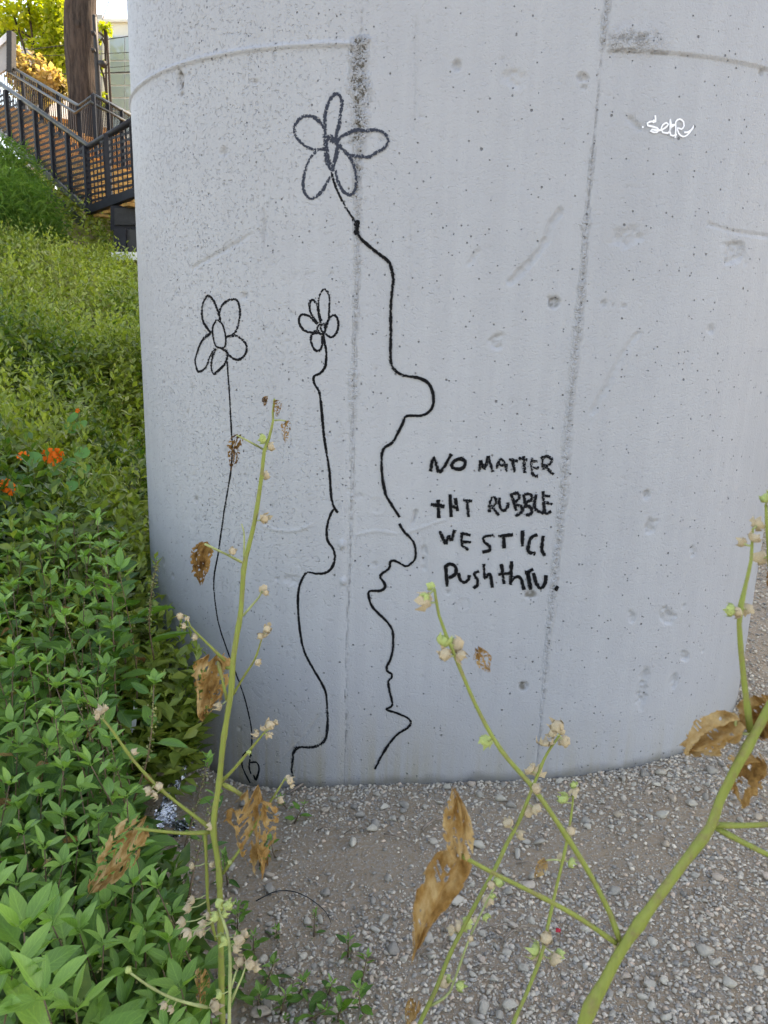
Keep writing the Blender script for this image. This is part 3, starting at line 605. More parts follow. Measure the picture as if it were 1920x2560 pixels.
def bare(x, y):
    """how bare of gravel the dirt is: patches of trodden earth"""
    def px(cx, cy_, sx, sy, a=0):
        g = BAREC[(cx, cy_)]; c, s = math.cos(a), math.sin(a); dx, dy = x - g[0], y - g[1]
        return np.exp(-(((dx * c + dy * s) / sx) ** 2 + ((-dx * s + dy * c) / sy) ** 2))
    b = 1.2 * px(930, 2140, 0.28, 0.16) + 1.15 * px(1500, 2140, 0.38, 0.13, 0.15) + 0.8 * px(1700, 2020, 0.2, 0.08) + 0.8 * px(800, 2330, 0.2, 0.12) + 0.7 * px(620, 2100, 0.22, 0.14) + 0.6 * px(1350, 2000, 0.16, 0.06)
    return np.clip(b * 1.1 + 1.0 * (fbm(x * 3.5, y * 3.5, 14) - 0.60), 0, 1)
def scatter(n, x0, x1, y0, y1):
    x = rng.uniform(x0, x1, n); y = rng.uniform(y0, y1, n)
    return x, y
# far gravel on the right beside the pier is thinned with distance
def gravel_pts(n, rmin, rmax, lim):
    X, Y, R = [], [], []
    y = np.concatenate([rng.uniform(1.35, 3.2, n), rng.uniform(2.4, 8.0, n // 3)]); x = y * np.concatenate([rng.uniform(-0.42, 0.72, n), rng.uniform(0.38, 0.62, n // 3)])
    r = rmin * (rmax / rmin) ** (rng.random(len(x)) ** 1.6)
    r[n:] *= 1.0 + 0.25 * np.clip(y[n:] - 2.5, 0, 6)
    d = 1 - lim * bare(x, y)
    k = (rng.random(len(x)) < d) & ~in_pier(x, y, -0.005) & ~((x < -0.30 - 0.1 * (y - 2)) & (rng.random(len(x)) < 0.75))
    return x[k], y[k], r[k]
PAL = np.array([1.56, 1.34, 1.05]) * np.array([(0.20, 0.205, 0.215), (0.30, 0.30, 0.305), (0.37, 0.365, 0.36), (0.44, 0.43, 0.42), (0.34, 0.33, 0.315), (0.14, 0.145, 0.155), (0.40, 0.335, 0.30), (0.31, 0.27, 0.235), (0.26, 0.27, 0.285)])
def gravel_mesh(x, y, r, rocks, sink):
    VV = []; FF = []; CC = []; o = 0; n = len(x); z = ground(x, y)
    a = rng.uniform(0, 6.283, n); tx = rng.normal(0, 0.35, n); pick = rng.integers(0, len(rocks), n); col = PAL[rng.choice(len(PAL), n, p=[.14, .18, .17, .12, .14, .06, .07, .06, .06])] * rng.uniform(0.85, 1.12, (n, 1))
    for k in range(len(rocks)):
        ids = np.where(pick == k)[0]; V, F = rocks[k]; m = len(V)
        v = V[None] * r[ids][:, None, None] * np.array([1, 1, 1.0]); c, s = np.cos(tx[ids])[:, None], np.sin(tx[ids])[:, None]
        v = np.stack([v[..., 0], v[..., 1] * c - v[..., 2] * s, v[..., 1] * s + v[..., 2] * c], -1)
        c, s = np.cos(a[ids])[:, None], np.sin(a[ids])[:, None]
        v = np.stack([v[..., 0] * c - v[..., 1] * s, v[..., 0] * s + v[..., 1] * c, v[..., 2]], -1)
        v = v + np.stack([x[ids], y[ids], z[ids] + r[ids] * sink], -1)[:, None]
        VV.append(v.reshape(-1, 3)); FF.append((F[None] + (np.arange(len(ids)) * m)[:, None, None] + o).reshape(-1, F.shape[1])); o += len(ids) * m
        CC.append(np.repeat(col[ids], m, 0))
    return np.vstack(VV), np.vstack(FF), np.vstack(CC)
sw = rng.uniform(PX1 - 0.7, PX2 + 1.3, 900); pw, nw = wall(sw); ow = np.abs(rng.normal(0, .03, 900)); xw = pw[:, 0] + nw[:, 0] * ow; yw = pw[:, 1] + nw[:, 1] * ow
ye = rng.uniform(.8, 9, 7000); xe = ye * rng.uniform(.62, 1.5, 7000); ke = rng.random(7000) > .8 * bare(xe, ye); re_ = rng.uniform(.006, .015, ke.sum()) * (1 + .15 * ye[ke])
x, y, r = gravel_pts(30000, 0.0042, 0.0135, 0.93); x = np.r_[x, xw, xe[ke]]; y = np.r_[y, yw, ye[ke]]; r = np.r_[r, rng.uniform(.004, .013, 900), re_]; Va, Fa, Ca = gravel_mesh(x, y, r, R1, 0.25)
sw = rng.uniform(PX1 - 0.7, PX2 + 1.3, 900); pw, nw = wall(sw); ow = np.abs(rng.normal(0, .03, 900)); xw = pw[:, 0] + nw[:, 0] * ow; yw = pw[:, 1] + nw[:, 1] * ow
ye = rng.uniform(.8, 9, 7000); xe = ye * rng.uniform(.62, 1.5, 7000); ke = rng.random(7000) > .8 * bare(xe, ye); re_ = rng.uniform(.006, .015, ke.sum()) * (1 + .15 * ye[ke])
x, y, r = gravel_pts(30000, 0.0022, 0.0050, 0.5); Vb, Fb, Cb = gravel_mesh(x, y, r, R1, 0.35)
gv = part("gravel", np.vstack([Va, Vb]), np.vstack([Fa, Fb + len(Va)]), M["gravel"], attrs={"tint": np.vstack([Ca, Cb])})
tag(gv, "loose grey gravel and grit scattered over the dirt", None, None, "stuff")
cnt = 0; used = []
while cnt < 300:
    if cnt < 235: px, py = random.uniform(560, 1920), random.uniform(1890, 2560)
    else: px, py = random.uniform(1500, 1920), random.uniform(1800, 2100)
    p = ground_pt(px, py)
    if in_pier(p[0], p[1], 0.012) or float(bare(p[0], p[1])) > random.uniform(0.3, 1.0): continue
    rr = 0.012 * (2.6 ** (random.random() ** 1.8))
    if any((p[0] - q[0]) ** 2 + (p[1] - q[1]) ** 2 < (0.8 * (rr + q[2])) ** 2 for q in used): continue
    used.append((p[0], p[1], rr)); cnt += 1
    o = link("stone", random.choice(rockm), ground_o)
    o.matrix_local = Matrix.Translation((p[0], p[1], p[2] + rr * 0.25)) @ Euler((random.gauss(0, .25), random.gauss(0, .25), random.uniform(0, 6.3))).to_matrix().to_4x4() @ Matrix.Diagonal((rr, rr * random.uniform(.8, 1), rr, 1))
for px, py, rr in ((1120, 1970, .022), (660, 2400, .025), (655, 2540, .035), (770, 2310, .022), (800, 2305, .024), (1890, 2045, .025), (1660, 2040, .030), (1470, 2070, .020), (1385, 2192, .017), (815, 2235, .026), (1650, 1935, .030), (1260, 2185, .02), (810, 2030, .024), (850, 2020, .02), (900, 2040, .026), (930, 2075, .028), (985, 2050, .022), (880, 2110, .03), (960, 2020, .024), (1010, 2030, .02), (830, 2000, .02), (1060, 2020, .018), (1100, 2010, .02), (1200, 1990, .026), (1250, 2000, .03), (1220, 1960, .022), (1180, 1965, .024), (1400, 1955, .022), (1440, 1965, .02), (1560, 1950, .02)):
    p = ground_pt(px, py); o = link("stone", random.choice(rockm), ground_o)
    o.matrix_local = Matrix.Translation((p[0], p[1], p[2] + rr * 0.3)) @ Euler((random.gauss(0, .2), random.gauss(0, .2), random.uniform(0, 6.3))).to_matrix().to_4x4() @ Matrix.Diagonal((rr, rr * .85, rr, 1))

# twigs, cable, scraps on the ground
def lying(pts, rad, name, label, cat, mat, group=None, lift=0.004, sides=6):
    w = np.array([ground_pt(*p) for p in pts]); q = spline(w, 0.02); q[:, 2] = ground(q[:, 0], q[:, 1]) + lift + rad
    t = np.linspace(0, 1, len(q)); q[:, 2] += 0.012 * np.sin(t * math.pi) * (rad < 0.004)
    V, F = tube(q, rad * (1.1 - 0.6 * t), sides)
    o = part(name, V - q[0], F, mat, smooth_shade=True); o.location = tuple(q[0]); return tag(o, label, cat, group)
lying([(1055, 2085), (1080, 2062), (1130, 2052), (1170, 2036)], 0.0052, "twig", "straight grey twig against the foot of the pier", "twig", M["twig"], lift=0.012)
lying([(725, 1990), (760, 1968), (800, 1955), (845, 1952)], 0.005, "twig", "curved pale root at the pier's left foot", "twig", M["twig"], lift=0.012)
for pts in ([(1110, 2335), (1130, 2290), (1165, 2285)], [(1105, 2375), (1125, 2330), (1140, 2270)], [(1030, 2400), (1075, 2375), (1120, 2365)], [(1205, 2330), (1260, 2325), (1300, 2330)], [(1250, 2365), (1290, 2335), (1325, 2325)], [(1130, 2510), (1170, 2540), (1200, 2555)],
            [(920, 2400), (950, 2412), (985, 2427)], [(790, 2082), (830, 2078), (850, 2074)], [(860, 2090), (890, 2080), (925, 2078)], [(1050, 2395), (1070, 2400), (1100, 2390)], [(1410, 2545), (1440, 2510), (1470, 2480)], [(1290, 2165), (1320, 2168), (1345, 2172)], [(960, 2090), (1010, 2110), (1040, 2120)], [(985, 2310), (1020, 2300), (1060, 2290)], [(1180, 2425), (1230, 2430), (1265, 2420)]):
    lying(pts, random.uniform(0.0016, 0.003), "twig", "thin dry brown twig lying among the gravel", "twig", M["twig"], "twigs on the gravel", 0.006, 5)
lying([(640, 2262), (680, 2245), (720, 2243), (770, 2262), (815, 2295), (828, 2320)], 0.0018, "cable", "thin black cable curving over the dirt", "cable", M["black"], lift=0.012)
p = ground_pt(1395, 2335); V = np.array([[-.008, 0, 0], [.006, -.003, .002], [.009, .006, .006], [-.006, .007, .009], [0, .002, .013]]); 
o = part("petal_scrap", V * 0.9, [(0, 1, 4), (1, 2, 4), (2, 3, 4), (3, 0, 4), (0, 3, 2, 1)], M["red"]); o.location = tuple(p + [0, 0, .006]); tag(o, "tiny crimson red scrap on the gravel", "scrap")
p = ground_pt(1478, 1930); V, F = bar((-.013, 0, 0), (.012, .002, .004), 0.016, 0.009); V = V + rng.normal(0, .0016, V.shape)
o = part("brick_chip", V, F, M["brick_chip"]); o.location = tuple(p + [0, 0, .012]); tag(o, "small terracotta brick chip at the pier's foot", "chip")
p = ground_pt(1425, 2168); a = np.linspace(0, 4.6 * math.pi, 46); rr = 0.0045 * np.exp(-a * 0.06)
q = np.stack([np.cos(a) * 0.010 * np.exp(-a * 0.075), np.sin(a) * 0.010 * np.exp(-a * 0.075), a * 0.0006], -1)
V, F = tube(q, rr * 1.2, 8); o = part("snail_shell", V, F, M["shell"], smooth_shade=True); o.location = tuple(p + [0, 0, .006]); tag(o, "small coiled cream snail shell on the gravel", "shell")

# crumpled foil and a pale plastic strip in the corner left of the pier
def crumple(c, w, hgt, rot, amp, seed, nu=16, nv=22):
    u, v = np.meshgrid(np.linspace(-.5, .5, nu), np.linspace(-.5, .5, nv)); 
    d = amp * (np.abs(fbm(u * 9, v * 9, seed, 3) - 0.45) * 4 - 0.4) + amp * (np.abs(vnoise(u * 14, v * 14, seed + 5) - 0.5) * 2)
    Q = np.stack([u * w * (1 + .3 * (vnoise(v * 6, v * 0, seed) - .5)), v * hgt, d], -1).reshape(-1, 3)
    Q = Q @ np.array(Euler(rot).to_matrix()).T + np.asarray(c)
    I = np.arange((nv - 1) * nu).reshape(-1, nu)[:, :-1].ravel()
    k = np.hypot(u.ravel()[I], v.ravel()[I]) < .34 + .42 * vnoise(u.ravel()[I] * 5, v.ravel()[I] * 5, seed + 9)
    return Q, np.stack([I, I + 1, I + 1 + nu, I + nu], -1)[k]
g1 = P(432, 2030, 2.25); ft = thing("foil_wrapper", "crumpled silver foil wrapper between the weeds and the pier", "foil", (g1[0], g1[1], float(ground(g1[0], g1[1]))))
for k, (px, py, Y, w, hh, rot, nm) in enumerate(((428, 1975, 2.42, .05, .20, (1.25, .45, .2), "sheet"), (412, 2040, 2.3, .08, .08, (.9, .4, .6), "fold"), (462, 2072, 2.25, .09, .06, (.7, -.4, -.4), "fold"))):
    V, F = crumple(P(px, py, Y), w, hh, rot, 0.026, 80 + k); part(nm, V, F, M["foil"], ft)
V, F = crumple(P(335, 1790, 2.42), .018, .12, (1.35, .1, .2), 0.003, 91, 5, 12); o = part("plastic_strip", V, F, M["plastic_white"], smooth_shade=True); tag(o, "pale plastic strip hanging in the weeds beside the pier", "plastic strip")

# ------------------------------------------------------------------ leaves
def leaf_geo(width=0.40, fold=0.10, droop=0.22, wave=0.0, pet=0.2):
    ts = [0, pet, pet + .08, .38, .52, .66, .8, .91, 1.0]; V = []; uv = []
    for t in ts:
        q = max(0, (t - pet) / (1 - pet)); w = 0.018 if t <= pet else width / 2 * (math.sin(math.pi * q ** 0.78) ** 0.85) * (1 - 0.25 * q) * 1.12 + (0.012 if t < 1 else 0)
        for k in (-1, 0, 1):
            V.append((t, k * w, fold * abs(k) * w * 4 - droop * t * t + 0.25 * droop * t + wave * math.sin(t * 9 + k) * 0.03)); uv.append((t, k))
    F = [(i * 3 + k, i * 3 + k + 1, (i + 1) * 3 + k + 1, (i + 1) * 3 + k) for i in range(len(ts) - 1) for k in range(2)]
    return np.array(V), F, uv
LEAVES = []; TIPS = []; DEAD = []
for wd, fo, dr, wv in ((.31, .12, .18, .5), (.36, .08, .30, .8), (.27, .16, .10, .3), (.40, .05, .38, 1), (.32, .20, .24, .6), (.25, .10, .05, .4)):
    V, F, uv = leaf_geo(wd, fo, dr, wv); LEAVES.append(mesh_data("leaf", V, F, M["pell_leaf"], smooth_shade=True, uv=uv)); DEAD.append(mesh_data("leaf", V * [.8, .7, 1.6], F, M["dried"], smooth_shade=True, uv=uv)); TIPS.append(mesh_data("leaf", V, F, M["tip_leaf"], smooth_shade=True, uv=uv))
OCT = (np.array([(1, 0, 0), (-1, 0, 0), (0, 1, 0), (0, -1, 0), (0, 0, 1), (0, 0, -1)], float), [(0, 2, 4), (2, 1, 4), (1, 3, 4), (3, 0, 4), (2, 0, 5), (1, 2, 5), (3, 1, 5), (0, 3, 5)])
def pellitory(base, top, nleaf, size, label, group=None, bare_from=0.0, beads=26, name="pellitory_plant", tipn=5, lmax=1.0):
    base = np.asarray(base, float); top = np.asarray(top, float)
    L = np.linalg.norm(top - base); side = rng.normal(0, 0.05 * L, 3) * [1, 1, .2]
    q = spline([base, base * .55 + top * .45 + side, top], 0.05)
    t_ = thing(name, label, "plant", base, group)
    V, F = tube(q, np.linspace(0.0032, 0.0013, len(q)), 5); part("stem", V, F, M["stem_red"], t_, smooth_shade=True)
    def at(t):
        f = t * (len(q) - 1); i = min(int(f), len(q) - 2); return q[i] + (q[i + 1] - q[i]) * (f - i)
    if beads:
        bl = []
        for k in range(beads):
            t = random.uniform(0.35, 0.97); s = random.uniform(.0024, .0046); bl.append((OCT[0] * s * rng.uniform(.7, 1.2, (6, 3)) + at(t) + rng.normal(0, .005, 3), OCT[1]))
        V, F = join(bl); o = part("seed_clusters", V, F, M["seed_green"], t_, smooth_shade=True); o["kind"] = "stuff"
    az = random.uniform(0, 6.28)
    def put(t, az, pitch, s, kind=None):
        p = at(t) - base; o = link("leaf", random.choice(kind or (DEAD if random.random() < .02 else TIPS if t > .8 and random.random() < .5 else LEAVES)), t_)
        o.matrix_local = Matrix.Translation(tuple(p)) @ Matrix.Rotation(az, 4, 'Z') @ Matrix.Rotation(-pitch, 4, 'Y') @ Matrix.Rotation(random.gauss(0, .35), 4, 'X') @ Matrix.Diagonal((s, s * random.uniform(.85, 1.15), s, 1))
    def put_tip(t, az, pitch, s):
        put(t, az, pitch, s, TIPS)
    for i in range(nleaf):
        t = bare_from + (0.97 - bare_from) * (i + .5) / nleaf; az += 2.4 + random.gauss(0, .25)
        put(t, az, 0.05 + 0.75 * t ** 2 + random.gauss(0, .22), size * (0.62 + 0.55 * math.sin(math.pi * min(1, t * 1.02) ** 1.1)) * random.uniform(.6, 1.3))
    for i in range(tipn):
        put_tip(1.0, az + i * 6.283 / tipn + random.gauss(0, .2), random.uniform(.55, 1.1), size * random.uniform(.42, .68))
    return t_
LBL = "leafy green pellitory plant in the dense bank left of the pier"
spots = []
def edge(py): return np.interp(py, [1240, 1400, 1500, 1700, 1900, 2000, 2100, 2300, 2560], [320, 325, 320, 285, 310, 345, 390, 480, 550])
tries = 0
while len(spots) < 150 and tries < 6000:
    tries += 1; px = random.uniform(-110, 560); py = random.uniform(1300, 2750)
    if px > edge(min(py, 2560)) - 22: continue
    Y = float(np.interp(py, [1300, 1500, 1700, 1900, 2200, 2560, 2750], [2.75, 2.3, 1.95, 1.65, 1.32, 1.05, .95])) * random.uniform(.95, 1.07)
    if any((px - a) ** 2 + ((py - b_) * .9) ** 2 < (34 + (py - 1300) * .026) ** 2 for a, b_, _ in spots): continue
    spots.append((px, py, Y))
for px, py, Y in spots:
    tp = P(px, py, Y); gx_, gy_ = tp[0] - random.uniform(-.05, .12), tp[1] + random.uniform(-.03, .12)
    gz = float(ground(gx_, gy_)); gz = max(gz, tp[2] - 0.62)
    if in_pier(np.array(gx_), np.array(gy_), .02): continue
    big = random.random() < 0.14
    bd = random.choice([0, 14, 34]); where = "in the bottom left corner" if py > 2200 and px < 260 else "beside the tall left mallow stalk" if py > 1950 and px > 260 else "against the pier's left edge" if px > 250 else "in the upper bank left of the pier" if py < 1700 else "in the middle of the left bank"
    look = ("broad leaved " if big else "") + ("plain" if bd == 0 else "lightly seeding" if bd == 14 else "heavily seeding")
    pellitory((gx_, gy_, gz - .01), tp, random.randint(15, 21), random.uniform(.075, .105) * (1.3 if big else 1), look + " green pellitory plant " + where, "pellitory plants on the bank", beads=bd)
for px, py, Y in ((30, 2440, .92), (110, 2500, .9), (-20, 2540, .88), (190, 2530, .92), (60, 2330, 1.0)):
    tp = P(px, py, Y); pellitory((tp[0], tp[1] + .03, tp[2] - .5), tp, 11, .135, "large smooth leaved plant in the bottom left corner", "large leaved plants in the corner", beads=0, tipn=5)
# single plants that stand out
def by_px(base_px, base_Y, top_px, top_Y): return P(*base_px, base_Y), P(*top_px, top_Y)
b0, t0 = by_px((385, 1650), 2.42, (392, 1400), 2.42); pellitory(b0, t0, 22, .022, "sparse seedy pellitory stem leaning on the pier's left edge", bare_from=.1, beads=150, tipn=4)
b0, t0 = by_px((335, 2000), 1.75, (385, 1712), 1.75); pellitory(b0, t0, 9, .075, "red stemmed sprig with seed beads in front of the dark gap", bare_from=.15, beads=60, tipn=5)
b0, t0 = by_px((430, 2230), 1.75, (520, 1905), 1.9); pellitory(b0, t0, 8, .055, "slanting beaded sprig in front of the foil wrapper", bare_from=.2, beads=60, tipn=5)
b0, t0 = by_px((470, 2250), 1.55, (540, 1990), 1.7); pellitory(b0, t0, 7, .060, "beaded sprig beside the tall left stalk", bare_from=.2, beads=40, tipn=3)
# low weeds on the gravel
WL = "low green weed sprouting from the gravel"
for px, py, hgt, n, s in ((735, 2045, .07, 5, .04), (720, 2010, .06, 4, .035), (650, 2150, .10, 6, .045), (690, 2130, .05, 4, .04), (785, 2330, .05, 6, .03), (870, 2380, .07, 6, .042), (690, 2330, .05, 5, .035), (640, 2390, .08, 8, .04), (655, 2460, .09, 9, .05), (740, 2480, .06, 7, .048), (820, 2470, .05, 7, .05),
                          (900, 2450, .05, 6, .045), (910, 2520, .06, 8, .05), (845, 2540, .05, 7, .052), (760, 2540, .05, 8, .05), (700, 2520, .06, 7, .05), (630, 2520, .07, 8, .048), (600, 2420, .10, 9, .05), (560, 2480, .1, 9, .055), (590, 2330, .1, 8, .045), (570, 2200, .12, 8, .05), (610, 2270, .06, 6, .035)):
    g = ground_pt(px, py + 14); pellitory((g[0], g[1], g[2] - .005), g + np.array([random.gauss(0, .02), random.gauss(0, .02), hgt]), n, s, WL + (" left of the cable" if px < 640 else " along the bottom edge" if py > 2440 else " right of the cable" if py > 2200 else " beneath the lacy leaf"), "low weeds on the gravel", beads=6, name="weed", tipn=4)

# ------------------------------------------------------------------ bank cover behind: uncountable leafy mass
def leaf_cloud(pos, dirv, size, width=0.42):
    n = len(pos); d = dirv / np.linalg.norm(dirv, axis=1)[:, None]; up = rng.normal(0, .35, (n, 3)) + [0, 0, 1.0]
    s = np.cross(d, up); s /= np.linalg.norm(s, axis=1)[:, None]; u = np.cross(s, d); L = size[:, None]; w = L * width * .5
    v0 = pos; v1 = pos + d * L * .45 + s * w + u * L * .08; v2 = pos + d * L * .45 - s * w + u * L * .08; v3 = pos + d * L - u * L * .12; v4 = pos + d * L * .45 - u * L * .02
    V = np.stack([v0, v1, v2, v3, v4], 1).reshape(-1, 3); b = np.arange(n)[:, None] * 5
    F = np.concatenate([b + [0, 4, 1], b + [1, 4, 3], b + [0, 2, 4], b + [2, 3, 4]], 0); return V, F
def shoots(n, yr, leaf, hgt, per):
    y = yr[0] * (yr[1] / yr[0]) ** rng.random(n); k = rng.uniform(-.66, -.275, n); x = k * y
    ok = ~in_pier(x, y, .05); x, y = x[ok], y[ok]; n = len(x)
    H = hgt * rng.uniform(.55, 1.15, n) * (0.25 + 1.7 * fbm(x * 1.1, y * 1.1, 23)); lean = rng.normal(0, .12, (n, 2)); z = ground(x, y)
    t = np.tile(np.linspace(.25, 1.0, per), (n, 1)) + rng.normal(0, .03, (n, per)); a = rng.uniform(0, 6.28, (n, 1)) + 2.4 * np.arange(per)
    pos = np.stack([x[:, None] + lean[:, :1] * H[:, None] * t, y[:, None] + lean[:, 1:] * H[:, None] * t, z[:, None] + H[:, None] * t], -1)
    pit = 0.15 + 0.9 * t ** 3 + rng.normal(0, .25, (n, per)); d = np.stack([np.cos(a) * np.cos(pit), np.sin(a) * np.cos(pit), np.sin(pit)], -1)
    sz = leaf * (0.55 + .65 * np.sin(np.pi * np.clip(t, 0, 1) ** 1.2)) * rng.uniform(.7, 1.25, (n, per))
    tone = np.clip(0.25 + 1.9 * (fbm(x * 1.3, y * 1.3, 27) - .38) + 0.35 * smooth(3.5, 9, y) + rng.normal(0, .16, n), 0, 1)
    return pos.reshape(-1, 3), d.reshape(-1, 3), sz.ravel(), np.repeat(tone, per)
VV = []; FF = []; TT = []; off = 0
pos, d, sz, tone = shoots(1500, (.8, 2.7), .085, .40, 12); keep = ~in_pier(pos[:, 0], pos[:, 1], .12) & np.where(pos[:, 1] > 1.7, pos[:, 0] / pos[:, 1] < -.37, pos[:, 0] < -.40 - .05 * pos[:, 1]); V, F = leaf_cloud(pos[keep], d[keep], sz[keep]); VV.append(V); FF.append(F); off = len(V); TT.append(np.repeat(np.clip(tone[keep] * .2, 0, 1), 5))
for n, yr, leaf, hgt, per in ((1000, (2.4, 4.2), .075, .58, 17), (1900, (3.6, 7.0), .078, .58, 15), (4200, (6.0, 15.0), .085, .48, 12)):
    pos, d, sz, tone = shoots(n, yr, leaf, hgt, per); V, F = leaf_cloud(pos, d, sz); VV.append(V); FF.append(F + off); off += len(V); TT.append(np.repeat(np.clip(tone + rng.normal(0, .1, len(tone)), 0, 1), 5))
gc = part("bank_foliage", np.vstack(VV), np.vstack(FF), M["mass_leaf"], attrs={"tint": np.concatenate(TT)}, smooth_shade=True); tag(gc, "dense mass of green weeds covering the slope up to the stairs", None, None, "stuff")
# dry grass
def blades(n, cx, cy_, sx, sy, hgt, w):
    x = cx + rng.normal(0, sx, n); y = cy_ + rng.normal(0, sy, n); z = ground(x, y); H = hgt * rng.uniform(.6, 1.2, n); a = rng.uniform(0, 6.28, n); be = rng.uniform(.15, .6, n)
    V = []; dirx, diry = np.cos(a), np.sin(a); sx_, sy_ = -diry * w, dirx * w
    for t in (0, .4, .75, 1.0):
        px = x + dirx * H * be * t * t; py = y + diry * H * be * t * t; pz = z + H * (t - .35 * be * t ** 3); k = 1 - .75 * t
        V.append(np.stack([px + sx_ * k, py + sy_ * k, pz], -1)); V.append(np.stack([px - sx_ * k, py - sy_ * k, pz], -1))
    V = np.stack(V, 1).reshape(-1, 3); b = np.arange(n)[:, None] * 8
    return V, np.concatenate([b + [2 * i, 2 * i + 1, 2 * i + 3, 2 * i + 2] for i in range(3)], 0)
VV = []; FF = []; off = 0
for n, px, py, Y, sx, sy, hg in ((420, 10, 760, 6.8, .5, .8, .62), (380, 0, 640, 8.2, .5, .8, .7), (150, 70, 820, 6.4, .5, .6, .6), (120, 160, 700, 8.0, .6, .8, .6), (60, 40, 1000, 4.8, .4, .4, .5)):
    c = P(px, py, Y); V, F = blades(n, c[0], c[1], sx, sy, hg, .0035); VV.append(V); FF.append(F + off); off += len(V)
V = np.vstack(VV); gr = part("dry_grass", V, np.vstack(FF), M["straw"], attrs={"tint": np.repeat(rng.random(len(V) // 8), 8)}); tag(gr, "pale dry grass blades on the slope below the stairs", None, None, "stuff")
# fennel clumps
def fennel(px, py, Y, rad, label):
    c = P(px, py, Y); gz = float(ground(c[0], c[1])); hgt = c[2] - gz; t_ = thing("fennel_plant", label, "plant", (c[0], c[1], gz), "fennel by the stairs")
    st = []
    for k in range(7):
        a = random.uniform(0, 6.28); r = random.uniform(0, rad * .6); tp = (c[0] + math.cos(a) * r, c[1] + math.sin(a) * r, gz + hgt * random.uniform(.7, 1.1)); st.append(tube(spline([(c[0] + math.cos(a) * r * .2, c[1] + math.sin(a) * r * .2, gz), tp], .3), .008, 5))
    V, F = join(st); o = part("stems", V, F, M["fennel"], t_, attrs={"tint": np.full(len(V), .4)}); o["kind"] = "stuff"
    n = 2600; pts = rng.normal(0, 1, (n, 3)); pts = pts / np.linalg.norm(pts, axis=1)[:, None] * rng.random((n, 1)) ** .45 * [rad, rad, .55] + [c[0], c[1], gz + hgt - .5]
    d = rng.normal(0, 1, (n, 3)) + [0, 0, .5]; V, F = leaf_cloud(pts, d, rng.uniform(.10, .2, n), .05)
    o = part("fronds", V, F, M["fennel"], t_, attrs={"tint": np.repeat(rng.random(n), 5)}); o["kind"] = "stuff"
fennel(12, 355, 11.6, .5, "feathery fennel clump in front of the stair's left end"); fennel(80, 462, 11.0, .42, "feathery fennel clump nearest the stair's lower corner"); fennel(5, 430, 10.4, .55, "feathery fennel clump at the left picture edge")

# nasturtiums
def disc(n=14):
    V = [(0, 0, -.10)]; F = []
    for r, z in ((.5, .0), (1.0, .06)):
        for k in range(n):
            a = 2 * math.pi * k / n; V.append((math.cos(a) * r * (1 + .03 * math.sin(5 * a)), math.sin(a) * r, z + .04 * math.sin(3 * a) * r))
    F = [(0, 1 + k, 1 + (k + 1) % n) for k in range(n)] + [(1 + k, 1 + n + k, 1 + n + (k + 1) % n, 1 + (k + 1) % n) for k in range(n)]
    return mesh_data("round_leaf", V, F, M["nast_leaf"], smooth_shade=True, uv=[(0, .5)] * len(V))
DISC = disc()
def petal_mesh():
    V = []; F = []
    for i, (t, w, z) in enumerate(((0.05, .06, -.25), (.35, .16, 0), (.7, .40, .16), (1.0, .34, .10))):
        for k in (-1, 0, 1): V.append((t, k * w, z + .06 * abs(k) * math.sin(i)))
    F = [(i * 3 + k, i * 3 + k + 1, i * 3 + k + 4, i * 3 + k + 3) for i in range(3) for k in range(2)]
    return mesh_data("petal", V, F, M["petal"], smooth_shade=True)
PETAL = petal_mesh()
def cover_Y(px, py, h):
    r = ray(px, py); Y = 2.0
    for _ in range(200):
        p = np.array([0, 0, CAM_H]) + r * (Y / r[1])
        if p[2] < float(ground(p[0], p[1])) + h: break
        Y += .05
    return Y
def nasturtium(label, Y, flowers, leaves):
    Y = cover_Y(flowers[0][0], flowers[0][1], .72)
    ps = [P(px, py, Y * q) for px, py, q, _ in flowers + leaves]; c = np.mean(ps, 0); gz = float(ground(c[0], c[1])); base = np.array([c[0], c[1] + .1, gz]); t_ = thing("nasturtium", label, "plant", base)
    for px, py, q, r in leaves:
        p = P(px, py, Y * q); V, F = tube(spline([base + rng.normal(0, .03, 3) * [1, 1, 0], p * .5 + base * .5 + [0, 0, .05], p], .05), .0022, 5); part("leaf_stalk", V, F, M["mallow_pale"], t_)
        o = link("round_leaf", DISC, t_); rr = r * Y / FPX; o.matrix_local = Matrix.Translation(tuple(p - base)) @ Euler((random.uniform(.45, .8), random.gauss(0, .25), random.uniform(-.3, .3))).to_matrix().to_4x4() @ Matrix.Diagonal((rr, rr, rr, 1))
    for px, py, q, r in flowers:
        p = P(px, py, Y * q); fl_ = link("flower", None, t_); fl_.location = tuple(p - base); fl_.rotation_euler = (1.15 + random.gauss(0, .2), random.gauss(0, .2), random.gauss(0, .3))
        for k in range(5):
            o = link("petal", PETAL, fl_); rr = r * Y / FPX; o.matrix_local = Matrix.Rotation(k * 1.2566, 4, 'Z') @ Matrix.Diagonal((rr, rr, rr, 1))
        V, F = tube(spline([base, p * .5 + base * .5 + [0, 0, .04], p + [0, .02, -.01]], .05), .002, 5); part("flower_stalk", V, F, M["mallow_pale"], t_)
nasturtium("orange nasturtium with three blooms close together above round leaves", 3.35, [(122, 1138, 1, 19), (144, 1138, 1.01, 18), (133, 1152, .99, 15)], [(205, 1132, 1.0, 20), (133, 1177, .99, 22), (150, 1160, 1.02, 22), (208, 1174, 1, 20), (180, 1155, 1.03, 18), (195, 1200, 1.0, 16)])
nasturtium("single orange nasturtium bloom left of the cluster of three", 3.4, [(58, 1140, 1, 15)], [(82, 1148, 1, 24), (50, 1200, 1, 20)])
